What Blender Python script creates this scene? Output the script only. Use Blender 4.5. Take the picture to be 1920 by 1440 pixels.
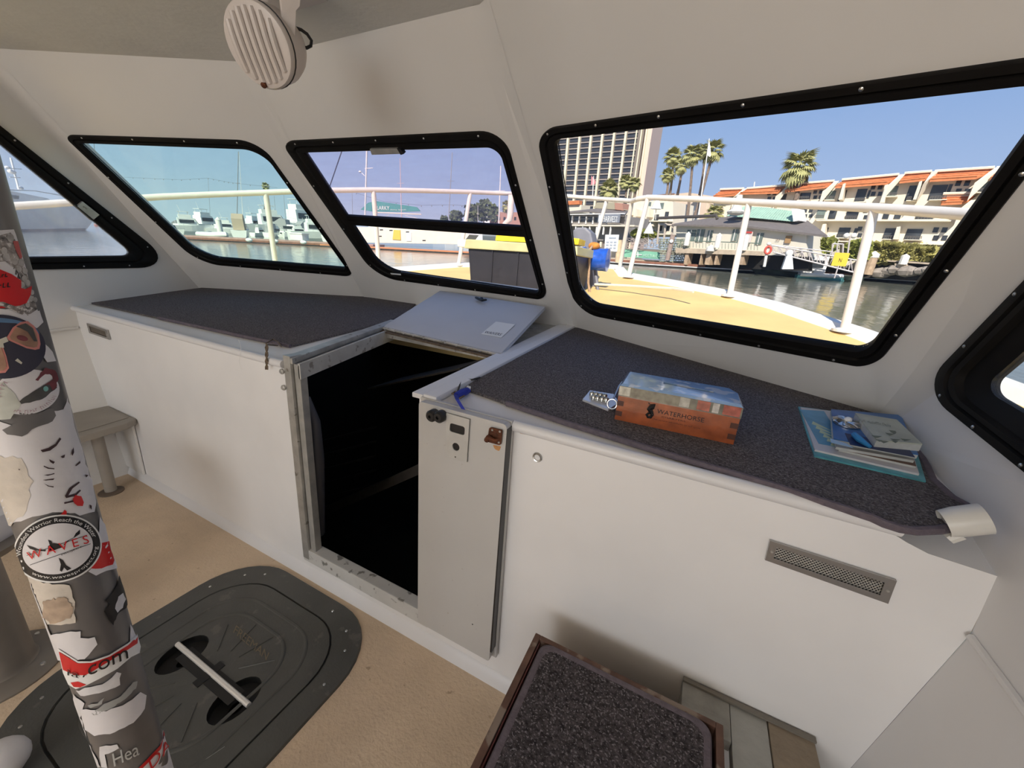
import bpy, bmesh, math, random
import numpy as np
from mathutils import Vector, Matrix, Quaternion
from mathutils.geometry import tessellate_polygon
random.seed(7)
for o in list(bpy.data.objects): bpy.data.objects.remove(o)
SC = bpy.context.scene
COL = SC.collection
PI = math.pi

# ------------------------------------------------------------------ camera
F, CX, CY = 722.0, 960.0, 720.0
def nz(v): return Vector(v).normalized()
cXb = -nz((-1610, -352, F)); cZb = -nz((-185, 2330, F))
cYb = cZb.cross(cXb).normalized(); cXb = cYb.cross(cZb).normalized()
RB = Matrix((cXb, cYb, cZb))              # boat <- camera (right, down, forward)
CAM = Vector((0, 0, 1.42))
def ray(px, py): return (RB @ Vector((px - CX, py - CY, F))).normalized()
cam_d = bpy.data.cameras.new('camera'); cam = bpy.data.objects.new('camera', cam_d); COL.objects.link(cam)
cam_d.sensor_fit = 'HORIZONTAL'; cam_d.sensor_width = 36.0; cam_d.lens = 36.0 * F / 1920.0
cam_d.clip_start = 0.02; cam_d.clip_end = 2000
r_ = RB @ Vector((1, 0, 0)); u_ = RB @ Vector((0, -1, 0)); b_ = RB @ Vector((0, 0, -1))
m = Matrix((r_, u_, b_)).transposed().to_4x4(); m.translation = CAM
cam.matrix_world = m
SC.camera = cam

# true horizon frame (the moored boat sits slightly bow-up)
ZW = (RB @ nz((.053, -1, -.373))).normalized()
YW = (Vector((0, 1, 0)) - ZW * ZW.y).normalized(); XW = YW.cross(ZW).normalized()
def W(x, y, z): return CAM + XW * x + YW * y + ZW * z
WATER = -2.3

# ------------------------------------------------------------------ world, sun, fill, exposure
SC.view_settings.view_transform = 'Standard'; SC.view_settings.look = 'None'
SC.view_settings.gamma = 1.0; SC.view_settings.use_curve_mapping = False
SC.view_settings.exposure = 0.0
wd = bpy.data.worlds.new('sky'); SC.world = wd; wd.use_nodes = True
nt = wd.node_tree; nt.nodes.clear()
wo = nt.nodes.new('ShaderNodeOutputWorld'); bg = nt.nodes.new('ShaderNodeBackground')
tc = nt.nodes.new('ShaderNodeTexCoord'); dt = nt.nodes.new('ShaderNodeVectorMath'); dt.operation = 'DOT_PRODUCT'
dt.inputs[1].default_value = ZW
cr = nt.nodes.new('ShaderNodeValToRGB')
els = cr.color_ramp.elements
els[0].position = 0.0; els[0].color = (.50, .60, .74, 1)
els[1].position = 1.0; els[1].color = (.13, .24, .52, 1)
for p_, c_ in ((.10, (.37, .49, .72, 1)), (.25, (.26, .40, .68, 1)), (.5, (.18, .30, .58, 1))):
    e_ = els.new(p_); e_.color = c_
nt.links.new(tc.outputs['Generated'], dt.inputs[0]); nt.links.new(dt.outputs['Value'], cr.inputs[0])
nt.links.new(cr.outputs[0], bg.inputs[0]); bg.inputs[1].default_value = 1.15
nt.links.new(bg.outputs[0], wo.inputs[0])

def light(name, kind, energy, loc, direction, color=(1, 1, 1), size=None, size_y=None, angle=None):
    d = bpy.data.lights.new(name, kind); d.energy = energy; d.color = color
    if kind == 'AREA': d.shape = 'RECTANGLE'; d.size = size; d.size_y = size_y
    if angle: d.angle = angle
    o = bpy.data.objects.new(name, d); COL.objects.link(o)
    o.location = loc; o.rotation_euler = Vector(direction).to_track_quat('-Z', 'Y').to_euler()
    return o
light('sun', 'SUN', 6.2, (0, -20, 20), (-.08, .83, -.62), (1.0, .93, .82), angle=math.radians(.6))
# added fill lamp, standing in for daylight through the open stern
light('stern_fill', 'AREA', 84, (-1.2, -3.9, 1.75), (-.03, 1, -.22), (1.0, .99, .98), 3.8, 1.2)

# ------------------------------------------------------------------ materials
MATS = {}
def mat(name, col, rough=.5, metal=0.0, noise=None, bump=None, spec=None, speck=None, wear=None, coat=0):
    """noise=(scale, amount) value mottling; bump=(scale, strength); speck=(scale, colour, threshold); wear=(scale, colour, threshold)"""
    if name in MATS: return MATS[name]
    m = bpy.data.materials.new(name); m.use_nodes = True; n = m.node_tree.nodes; l = m.node_tree.links
    b = n['Principled BSDF']; b.inputs['Roughness'].default_value = rough; b.inputs['Metallic'].default_value = metal
    if spec is not None: b.inputs['Specular IOR Level'].default_value = spec
    if coat: b.inputs['Coat Weight'].default_value = coat
    tcn = n.new('ShaderNodeTexCoord'); cur = None
    c4 = (col[0], col[1], col[2], 1)
    b.inputs['Base Color'].default_value = c4
    def nse(s, det=4): 
        t = n.new('ShaderNodeTexNoise'); t.inputs['Scale'].default_value = s; t.inputs['Detail'].default_value = det
        l.new(tcn.outputs['Object'], t.inputs['Vector']); return t
    if noise:
        t = nse(noise[0]); r = n.new('ShaderNodeValToRGB'); a = noise[1]
        r.color_ramp.elements[0].position = .3; r.color_ramp.elements[1].position = .7
        r.color_ramp.elements[0].color = (col[0]*(1-a), col[1]*(1-a), col[2]*(1-a), 1)
        r.color_ramp.elements[1].color = (min(1, col[0]*(1+a)), min(1, col[1]*(1+a)), min(1, col[2]*(1+a)), 1)
        l.new(t.outputs[0], r.inputs[0]); cur = r.outputs[0]
    for sp in (speck, wear):
        if sp:
            t = nse(sp[0], 6 if sp is wear else 2); r = n.new('ShaderNodeValToRGB')
            r.color_ramp.elements[0].position = sp[2]; r.color_ramp.elements[1].position = sp[2] + .05
            r.color_ramp.elements[0].color = (0, 0, 0, 1); r.color_ramp.elements[1].color = (1, 1, 1, 1)
            mx = n.new('ShaderNodeMix'); mx.data_type = 'RGBA'
            l.new(t.outputs[0], r.inputs[0]); l.new(r.outputs[0], mx.inputs[0])
            if cur: l.new(cur, mx.inputs[6])
            else: mx.inputs[6].default_value = c4
            mx.inputs[7].default_value = (*sp[1], 1); cur = mx.outputs[2]
    if cur: l.new(cur, b.inputs['Base Color'])
    if bump:
        t = nse(bump[0]); bp = n.new('ShaderNodeBump'); bp.inputs['Strength'].default_value = bump[1]; bp.inputs['Distance'].default_value = .01
        l.new(t.outputs[0], bp.inputs['Height']); l.new(bp.outputs[0], b.inputs['Normal'])
    MATS[name] = m; return m
def glass(name, tint, haze=0.0, gloss=.06, hazecol=(.9, .9, .9)):
    if name in MATS: return MATS[name]
    m = bpy.data.materials.new(name); m.use_nodes = True; n = m.node_tree.nodes; l = m.node_tree.links
    n.clear(); out = n.new('ShaderNodeOutputMaterial'); tr = n.new('ShaderNodeBsdfTransparent'); tr.inputs[0].default_value = (*tint, 1)
    gl = n.new('ShaderNodeBsdfGlossy'); gl.inputs['Roughness'].default_value = .02
    mx = n.new('ShaderNodeMixShader'); mx.inputs[0].default_value = gloss
    l.new(tr.outputs[0], mx.inputs[1]); l.new(gl.outputs[0], mx.inputs[2]); cur = mx.outputs[0]
    if haze:
        df = n.new('ShaderNodeBsdfTranslucent'); df.inputs[0].default_value = (*hazecol, 1)
        ns = n.new('ShaderNodeTexNoise'); ns.inputs['Scale'].default_value = 9; ns.inputs['Detail'].default_value = 8
        mr = n.new('ShaderNodeMapRange'); mr.inputs[1].default_value = .35; mr.inputs[2].default_value = .75; mr.inputs[3].default_value = haze*.6; mr.inputs[4].default_value = haze*1.4
        l.new(ns.outputs[0], mr.inputs[0])
        m2 = n.new('ShaderNodeMixShader'); l.new(mr.outputs[0], m2.inputs[0]); l.new(cur, m2.inputs[1]); l.new(df.outputs[0], m2.inputs[2]); cur = m2.outputs[0]
    l.new(cur, out.inputs[0]); MATS[name] = m; return m

GEL = mat('gelcoat_white', (.79, .77, .735), .42, noise=(1.6, .03), bump=(14, .06))
BULK = mat('bulkhead_paint', (.88, .865, .85), .40, noise=(2.4, .045), bump=(10, .07))
GELC = mat('gelcoat_cool', (.80, .79, .79), .38, noise=(2.0, .025), bump=(12, .06))
CEIL = mat('ceiling_paint', (.80, .79, .73), .7, noise=(3, .05), bump=(40, .12))
CARPET = mat('charcoal_carpet', (.145, .128, .126), .95, noise=(170, .5), bump=(230, .9), speck=(240, (.27, .25, .25), .58), spec=.1)
LOOP = mat('loop_carpet', (.078, .068, .072), .95, noise=(120, .6), bump=(180, 1.0), speck=(200, (.24, .22, .235), .58), spec=.1)
BIND = mat('carpet_binding', (.14, .115, .135), .85, noise=(80, .15), bump=(200, .3))
FLOOR = mat('tan_deck_paint', (.70, .545, .39), .75, noise=(5, .10), bump=(90, .35), wear=(34, (.50, .36, .24), .68))
BLK = mat('black_rubber_frame', (.008, .0070, .0062), .58, noise=(10, .2), spec=.14)
STEEL = mat('steel', (.62, .61, .58), .28, 1.0, noise=(40, .08))
ALU = mat('aluminium_trim', (.50, .49, .46), .45, .6, noise=(18, .18), wear=(30, (.25, .23, .20), .64))
HATCHM = mat('hatch_grey', (.085, .085, .078), .42, noise=(9, .10), bump=(120, .12), wear=(16, (.13, .12, .11), .62))
HATCHD = mat('hatch_dark_groove', (.012, .012, .012), .6)
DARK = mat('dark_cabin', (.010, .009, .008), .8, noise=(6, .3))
DARKW = mat('shaded_wood', (.035, .028, .022), .7, noise=(20, .3))  # board tones darkened to carry the gloom of the unlit cabin
DARKP = mat('faint_plank', (.075, .062, .05), .6, noise=(20, .2))
WOODR = mat('red_stained_wood', (.36, .085, .022), .32, noise=(26, .28), bump=(60, .08), coat=.3)
WOODD = mat('dark_joint_wood', (.085, .025, .012), .4)
INK = mat('black_print', (.012, .011, .012), .5)
INKW = mat('white_print', (.82, .82, .80), .5)
REDP = mat('red_print', (.62, .012, .014), .4)
WHT = mat('white_vinyl', (.76, .745, .76), .38, noise=(22, .03), bump=(30, .1))
CREAMV = mat('aged_vinyl', (.66, .60, .52), .45, noise=(30, .12), bump=(60, .2))
GREYP = mat('bare_grey_pole', (.17, .165, .165), .38, .35, noise=(12, .10))
BENCHM = mat('bench_grey_plastic', (.33, .30, .26), .55, noise=(10, .06))
RUST = mat('rusted_metal', (.13, .040, .015), .75, .2, noise=(60, .45), bump=(120, .5))
RUSTST = mat('rust_stain', (.55, .27, .10), .6, noise=(50, .25))
BLU = mat('blue_webbing', (.018, .035, .36), .7, bump=(200, .3))
ROPE = mat('rope_brown', (.16, .12, .08), .9, noise=(120, .4))
ROPEB = mat('bow_rope', (.42, .28, .17), .9, noise=(60, .3))
PVC = mat('white_pvc', (.74, .72, .66), .35, noise=(14, .06))
LAMPW = mat('lamp_white_plastic', (.66, .60, .56), .38, noise=(8, .03))
BLKP = mat('black_plastic', (.012, .012, .013), .4)
OAK = mat('weathered_board', (.27, .215, .155), .7, noise=(14, .14), bump=(40, .4))
OAKG = mat('grey_board', (.31, .30, .27), .75, noise=(22, .15), bump=(60, .4))
OAKL = mat('pale_board', (.40, .40, .37), .7, noise=(18, .08), bump=(50, .2))
FRAMEW = mat('varnished_rim', (.12, .06, .04), .55, noise=(22, .4), wear=(14, (.25, .19, .15), .55))

# ------------------------------------------------------------------ mesh helpers (all in world coordinates)
class MB:
    def __init__(s): s.v = []; s.f = []
    def add(s, vs, fs):
        k = len(s.v); s.v += [Vector(v) for v in vs]; s.f += [[i + k for i in f] for f in fs]; return s
    def par(s, p, a, b, c):
        p, a, b, c = Vector(p), Vector(a), Vector(b), Vector(c)
        return s.add([p, p+a, p+a+b, p+b, p+c, p+a+c, p+a+b+c, p+b+c],
                     [(3,2,1,0), (4,5,6,7), (0,1,5,4), (1,2,6,5), (2,3,7,6), (3,0,4,7)])
    def box(s, c, d):
        return s.par((c[0]-d[0]/2, c[1]-d[1]/2, c[2]-d[2]/2), (d[0],0,0), (0,d[1],0), (0,0,d[2]))
    def prism(s, pts, vec):
        pts = [Vector(p) for p in pts]; vec = Vector(vec); n = len(pts)
        return s.add(pts + [p+vec for p in pts], [list(range(n))[::-1], list(range(n, 2*n))] + [(i, (i+1) % n, n+(i+1) % n, n+i) for i in range(n)])
    def tube(s, pts, r, n=8, closed=False):
        pts = [Vector(p) for p in pts]; N = len(pts); rs = r if isinstance(r, (list, tuple)) else [r]*N
        ref = None; rings = []
        for i, p in enumerate(pts):
            if closed: t = pts[(i+1) % N] - pts[i-1]
            else: t = pts[min(i+1, N-1)] - pts[max(i-1, 0)]
            t.normalize()
            if ref is None: ref = t.orthogonal().normalized()
            ref = (ref - t*ref.dot(t)).normalized() if (ref - t*ref.dot(t)).length > 1e-6 else t.orthogonal().normalized()
            o = t.cross(ref)
            rings.append([p + (ref*math.cos(2*PI*k/n) + o*math.sin(2*PI*k/n))*rs[i] for k in range(n)])
        fs = []
        for i in range(N if closed else N-1):
            a, b = i*n, ((i+1) % N)*n
            fs += [(a+k, a+(k+1) % n, b+(k+1) % n, b+k) for k in range(n)]
        if not closed: fs += [list(range(n))[::-1], [(N-1)*n+k for k in range(n)]]
        return s.add([v for R_ in rings for v in R_], fs)
    def lathe(s, o, axis, prof, n=24, cap=True):
        o = Vector(o); ax = Vector(axis).normalized(); a = ax.orthogonal().normalized(); b = ax.cross(a)
        vs = [o + ax*h + (a*math.cos(2*PI*k/n) + b*math.sin(2*PI*k/n))*r for r, h in prof for k in range(n)]
        fs = [(i*n+k, i*n+(k+1) % n, (i+1)*n+(k+1) % n, (i+1)*n+k) for i in range(len(prof)-1) for k in range(n)]
        if cap: fs += [list(range(n))[::-1], [(len(prof)-1)*n+k for k in range(n)]]
        return s.add(vs, fs)
    def ball(s, c, r, n=10, m=6, sc=(1,1,1)):
        c = Vector(c); vs = []; fs = []
        for i in range(m+1):
            th = PI*i/m
            for k in range(n): vs.append(c + Vector((sc[0]*r*math.sin(th)*math.cos(2*PI*k/n), sc[1]*r*math.sin(th)*math.sin(2*PI*k/n), sc[2]*r*math.cos(th))))
        fs = [(i*n+k, (i+1)*n+k, (i+1)*n+(k+1) % n, i*n+(k+1) % n) for i in range(m) for k in range(n)]
        return s.add(vs, fs)
    def loops(s, L, closed=True):
        n = len(L[0]); vs = [Vector(p) for l in L for p in l]; fs = []
        for i in range(len(L)-1):
            for k in range(n if closed else n-1): fs.append((i*n+k, i*n+(k+1) % n, (i+1)*n+(k+1) % n, (i+1)*n+k))
        return s.add(vs, fs)
    def holed(s, outer, holes, vec):
        outer = [Vector(p) for p in outer]; holes = [[Vector(p) for p in h] for h in holes]
        tris = tessellate_polygon([outer] + holes); al = outer + [p for h in holes for p in h]; n = len(al); vec = Vector(vec)
        fs = [tuple(t) for t in tris] + [tuple(i+n for i in t[::-1]) for t in tris]
        k = 0
        for lp in [outer] + holes:
            q = len(lp); fs += [(k+i, k+(i+1) % q, n+k+(i+1) % q, n+k+i) for i in range(q)]; k += q
        return s.add(al + [p+vec for p in al], fs)
    def build(s, name, m, parent=None, base=None, smooth=False, recalc=True, bevel=0, label=None):
        me = bpy.data.meshes.new(name)
        if parent is not None: base = parent['_b']
        if base is None:
            xs = s.v; base = sum(xs, Vector()) / len(xs)
            base.z = min(v.z for v in xs)
        base = Vector(base)
        me.from_pydata([v - base for v in s.v], [], s.f); me.materials.append(m)
        if recalc or bevel:
            b = bmesh.new(); b.from_mesh(me)
            if bevel:
                bmesh.ops.remove_doubles(b, verts=b.verts, dist=1e-6)
                es = [e for e in b.edges if len(e.link_faces) == 2 and e.calc_face_angle(0) > .6]
                bmesh.ops.bevel(b, geom=es, offset=bevel, segments=2, affect='EDGES', profile=.7, clamp_overlap=True)
            bmesh.ops.recalc_face_normals(b, faces=b.faces); b.to_mesh(me); b.free()
        if smooth:
            for p in me.polygons: p.use_smooth = True
            try: me.set_sharp_from_angle(angle=math.radians(40))
            except Exception: pass
        o = bpy.data.objects.new(name, me); COL.objects.link(o)
        o['_b'] = base
        if parent is not None:
            o.parent = parent; o.location = (0, 0, 0)
        else: o.location = base
        if label: o['label'] = label
        return o
def thing(name, base, label, cat, group=None, kind=None):
    o = bpy.data.objects.new(name, None); COL.objects.link(o); o.location = base; o['_b'] = Vector(base)
    o.empty_display_size = .1
    o['label'] = label
    if cat: o['category'] = cat
    if group: o['group'] = group
    if kind: o['kind'] = kind
    return o
def tag(o, label, cat=None, group=None, kind=None):
    o['label'] = label
    if cat: o['category'] = cat
    if group: o['group'] = group
    if kind: o['kind'] = kind
    return o

# ------------------------------------------------------------------ surfaces seen by the lens: pixel -> 3D point on a real surface
class Plane_:
    def __init__(s, p, n, off=0.0):
        s.n = Vector(n).normalized()
        if s.n.dot(CAM - Vector(p)) < 0: s.n = -s.n       # normal points at the viewer's side
        s.p = Vector(p) + s.n*off
    def __call__(s, x, y, h=0.0):
        d = ray(x, y); p = s.p + s.n*h; t = (p - CAM).dot(s.n) / d.dot(s.n); return CAM + d*t
    def off(s, h): return Plane_(s.p, s.n, h)
def PZ(z): return Plane_((0, 0, z), (0, 0, 1))
def PY(y): return Plane_((0, y, 0), (0, -1, 0))
def PX(x): return Plane_((x, 0, 0), (1, 0, 0))
def FW(px, py, dist):            # point at forward distance in the horizon frame
    d = ray(px, py); return CAM + d*(dist / d.dot(YW))
def FZ(px, py, z=WATER):
    d = ray(px, py); return CAM + d*(z / d.dot(ZW))
def project(p):
    c = RB.transposed() @ (Vector(p) - CAM); return (CX + F*c.x/c.z, CY + F*c.y/c.z)
def rpoly(corners, n=9):
    """corners: (x, y, tangent length) -> rounded loop, n+1 points a corner"""
    out = []; N = len(corners)
    for i in range(N):
        p = Vector(corners[i][:2]); t = corners[i][2]
        a = (Vector(corners[i-1][:2]) - p).normalized(); b = (Vector(corners[(i+1) % N][:2]) - p).normalized()
        A = p + a*t; B = p + b*t; k = .55
        c1 = A + (p - A)*k; c2 = B + (p - B)*k
        for j in range(n+1):
            u = j/n; out.append(A*(1-u)**3 + c1*3*u*(1-u)**2 + c2*3*u*u*(1-u) + B*u**3)
    return out

TXT = {}
def text_tris(s, font_scale=1.0):
    if s in TXT: return TXT[s]
    cu = bpy.data.curves.new('t', 'FONT'); cu.body = s; cu.resolution_u = 3
    o = bpy.data.objects.new('t', cu); COL.objects.link(o)
    bpy.context.view_layer.update()
    dg = bpy.context.evaluated_depsgraph_get(); me = bpy.data.meshes.new_from_object(o.evaluated_get(dg))
    b = bmesh.new(); b.from_mesh(me); bmesh.ops.triangulate(b, faces=b.faces)
    vs = [(v.co.x, v.co.y) for v in b.verts]; b.verts.index_update(); fs = [[v.index for v in f.verts] for f in b.faces]; b.free()
    bpy.data.objects.remove(o); bpy.data.curves.remove(cu); bpy.data.meshes.remove(me)
    if vs:
        x0 = min(v[0] for v in vs); x1 = max(v[0] for v in vs); y0 = min(v[1] for v in vs); y1 = max(v[1] for v in vs)
    else: x0 = x1 = y0 = y1 = 0
    TXT[s] = (vs, fs, x0, x1, y0, y1); return TXT[s]
def text_on(s, f, mb=None):
    """f(u, v) -> 3D, u in 0..1 along the word, v in 0..1 its height"""
    vs, fs, x0, x1, y0, y1 = text_tris(s); mb = mb or MB()
    return mb.add([f((x-x0)/(x1-x0), (y-y0)/(y1-y0)) for x, y in vs], fs)
def smudge_on(words, f, seed=1):
    """illegible fine print: rows of little bars, f(u, v) -> 3D"""
    rr = random.Random(seed); mb = MB(); n = sum(words) + len(words) - 1; k = 0
    for w in words:
        for _ in range(w):
            u = k/n; w_ = .7/n; lo, hi = rr.choice(((0, .7), (0, .7), (0, 1), (.0, .6), (-.2, .7)))
            mb.add([f(u, lo), f(u+w_*.35, lo), f(u+w_*.35, hi), f(u, hi)], [(0,1,2,3)])
            if rr.random() < .7: y_ = rr.choice((lo, .3, hi-.2)); mb.add([f(u, y_), f(u+w_, y_), f(u+w_, y_+.2), f(u, y_+.2)], [(0,1,2,3)])
            k += 1
        k += 1
    return mb
def text_px(s, surf, p0, p1, up, h=.0012, mb=None):
    p0, p1, up = Vector(p0), Vector(p1), Vector(up)
    return text_on(s, lambda u, v: surf(*(p0 + (p1-p0)*u + up*v), h), mb)

# ================================================================== THE WHEELHOUSE SHELL
YB = .917
deckP = Plane_((0, YB, 1.0), (0, -.09, 1))
P0, P1, P2, P3 = deckP(385, 540), deckP(690, 557), deckP(1085, 614), deckP(1650, 775)
def raked(a, b, k):
    e = (b-a).normalized(); inn = Vector((e.y, -e.x, 0)).normalized()
    return Plane_(a, e.cross(Vector((0, 0, 1)) + inn*k))
aL = PY(YB)(140, 575); aR = PY(YB)(1870, 1080)
LW = raked(aL, P0, .05)
FA, FB, FC = raked(P0, P1, .88), raked(P1, P2, .85), raked(P2, P3, .83)
RW = Plane_(aR, (P3 - aR).cross(Vector((-.05, 0, 1))))
ZC = 2.165
def up_line(a, b, p):
    d = a.n.cross(b.n); d /= d.z; return lambda z: p + d*(z - p.z)
cLA, cAB, cBC, cCR = up_line(LW, FA, P0), up_line(FA, FB, P1), up_line(FB, FC, P2), up_line(FC, RW, P3)
def on_line(pl, p, q, z):   # point at height z on the plane pl above chord direction
    return None
YA = -4.3      # stern end of the roof
def side_pt(pl, y, z):      # point on a side wall plane at given y, z
    x = pl.p.x - (pl.n.y*(y-pl.p.y) + pl.n.z*(z-pl.p.z))/pl.n.x; return Vector((x, y, z))

WIN = {  # outer corners, inner corners  (x, y, tangent)
 1: dict(pl=LW, o=[(-150, 118, 20), (335, 501, 78), (-150, 509, 20)], i=[(-118, 172, 10), (254, 479, 24), (-118, 484, 10)]),
 2: dict(pl=FA, o=[(120, 252, 17), (486, 263, 42), (669, 518, 22), (374, 493, 42)], i=[(150, 268, 7), (492, 281, 36), (650, 503, 8), (378, 481, 38)]),
 3: dict(pl=FB, o=[(527, 264, 24), (946, 243, 48), (1030, 562, 24), (706, 519, 42)], i=[(572, 286, 6), (936, 276, 24), (1013, 549, 12), (717, 505, 34)]),
 4: dict(pl=FC, o=[(1006, 242, 38), (2125, 78, 90), (1640, 690, 38), (1078, 584, 48)], i=[(1041, 261, 14), (1992, 153, 80), (1624, 658, 26), (1090, 567, 38)]),
 5: dict(pl=RW, o=[(1731, 729, 66), (2070, 384, 30), (2070, 998, 30)], i=[(1833, 727, 36), (2040, 546, 20), (2040, 851, 20)]),
}
for k, w in WIN.items():
    w['ol'] = rpoly(w['o']); w['il'] = rpoly(w['i'])
def wl(w, t, h):            # loop blended between outer and inner pixel outline on the wall plane, then lifted h along the normal
    return [w['pl'](*(a.lerp(b, t))) + w['pl'].n*h for a, b in zip(w['ol'], w['il'])]
TH = .05
def wall(name, outer, holes, pl, label, m=GEL):
    o = MB().holed(outer, holes, -pl.n*TH).build(name, m); tag(o, label, kind='structure'); return o
hole = {k: wl(w, .45, 0) for k, w in WIN.items()}
# side walls
zL = .88
wall('wall_left', [side_pt(LW, YA, ZC), side_pt(LW, YA, zL), side_pt(LW, YB, zL), aL + Vector((0, 0, 0)), P0 - Vector((0, 0, .06)), cLA(ZC)], [hole[1]], LW, 'left cabin side wall of white gelcoat with the hinged side window')
wall('wall_front_left', [P0 - Vector((0,0,.06)), P1 - Vector((0,0,.06)), cAB(ZC), cLA(ZC)], [hole[2]], FA, 'left facet of the raked windscreen wall around the teal tinted window')
wall('wall_front', [P1 - Vector((0,0,.06)), P2 - Vector((0,0,.06)), cBC(ZC), cAB(ZC)], [hole[3]], FB, 'middle facet of the raked windscreen wall behind the open hatch lid')
wall('wall_front_right', [P2 - Vector((0,0,.06)), P3 - Vector((0,0,.06)), cCR(ZC), cBC(ZC)], [hole[4]], FC, 'right facet of the raked windscreen wall around the largest window')
zR = .81
wall('wall_right', [side_pt(RW, YA, ZC), cCR(ZC), P3 - Vector((0,0,.06)), aR, side_pt(RW, YB, zR), side_pt(RW, YA, zR)], [hole[5]], RW, 'right cabin side wall of white gelcoat beside the book stack', GELC)
# soft coves over the creases
def cove(name, line, pa, pb, za, zb, w, label):
    # strip bulging between facets pa and pb around their common crease
    L = []
    for z in (za, (za+zb)/2, zb):
        c = line(z); up = (line(z+.1) - line(z)).normalized()
        ta = pa.n.cross(up); tb = pb.n.cross(up)
        if ta.dot(pb.n) < 0: ta = -ta
        if tb.dot(pa.n) < 0: tb = -tb
        A = c + ta.normalized()*w; B = c + tb.normalized()*w
        L.append([A*(1-u)**2 + c*2*u*(1-u) + B*u*u + (pa.n+pb.n).normalized()*.0008 for u in [j/8 for j in range(9)]])
    mb = MB(); mb.loops(L, closed=False)
    o = mb.build(name, GEL, smooth=True, recalc=False); tag(o, label, kind='structure')
cove('trim_1', cLA, LW, FA, 1.09, ZC, .045, 'soft filleted corner between left side wall and windscreen wall')
cove('trim_2', cCR, FC, RW, 1.07, 2.1, .10, 'soft filleted corner between the large window and right side window')
cove('trim_11', cAB, FA, FB, 1.12, ZC, .04, 'soft filleted post between the teal window and the crossbar window')
cove('trim_12', cBC, FB, FC, 1.12, ZC, .05, 'soft filleted post between the crossbar window and the large window')
# lower hull lining under the ledges
def quadwall(name, pts, t, m, label):
    o = MB().prism(pts, t).build(name, m); tag(o, label, kind='structure'); return o
quadwall('wall_left_lower', [side_pt(LW, YA, zL), side_pt(LW, YB, zL), (-2.99, YB, 0), (-2.99, YA, 0)], (-.05, 0, 0), GEL, 'flared hull lining below the left side wall behind the bench')
quadwall('wall_right_lower', [side_pt(RW, YA, zR), side_pt(RW, YB, zR), (.47, YB, 0), (.47, YA, 0)], (.05, 0, 0), GELC, 'flared hull lining below the right side wall')
o = MB().tube([side_pt(LW, YA, zL) + Vector((.004,0,0)), side_pt(LW, YB-.01, zL) + Vector((.004,0,0))], .007).build('trim_3', GEL, smooth=True); tag(o, 'rounded ridge along the left wall below the side window', kind='structure')
o = MB().tube([side_pt(RW, YA, zR) + Vector((-.003,0,0)), side_pt(RW, YB-.01, zR) + Vector((-.003,0,0))], .008).build('trim_4', GELC, smooth=True); tag(o, 'rounded pale ridge running along the lower right wall', kind='structure')
# roof
roof = [side_pt(LW, YA, ZC), cLA(ZC), cAB(ZC), cBC(ZC), cCR(ZC), side_pt(RW, YA, ZC)]
o = MB().prism(roof, (0, 0, .06)).build('ceiling', CEIL); tag(o, 'flat grey-beige painted overhead of the wheelhouse', kind='structure')
o = MB().prism([p + Vector(d) for p, d in zip(roof, [(-.3,0,.062), (-.3,.1,.062), (0,.25,.062), (0,.25,.062), (.3,.1,.062), (.3,0,.062)])], (0, 0, .05)).build('roof_sun_brow', GEL); tag(o, 'white outer roof with an added unseen brow shading the windows', kind='structure'); o.name = 'trim_5'  # unseen brow, added to keep direct sun out of the windows
# floor
o = MB().holed([(-3.04, YA, 0), (.5, YA, 0), (.5, YB+.02, 0), (-3.04, YB+.02, 0)], [[(-1.55, .72, 0), (-1.0, .72, 0), (-1.0, .18, 0), (-1.55, .18, 0)]], (0, 0, -.05)).build('floor', FLOOR); tag(o, 'tan non-skid painted cabin sole with dark scuffs', kind='structure')
o = MB().box((-1.275, .45, -.16), (.6, .6, .02)).build('floor_recess', DARK); tag(o, 'dark bilge bottom below the floor hatch', kind='structure'); o.name = 'floor_2'

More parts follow.
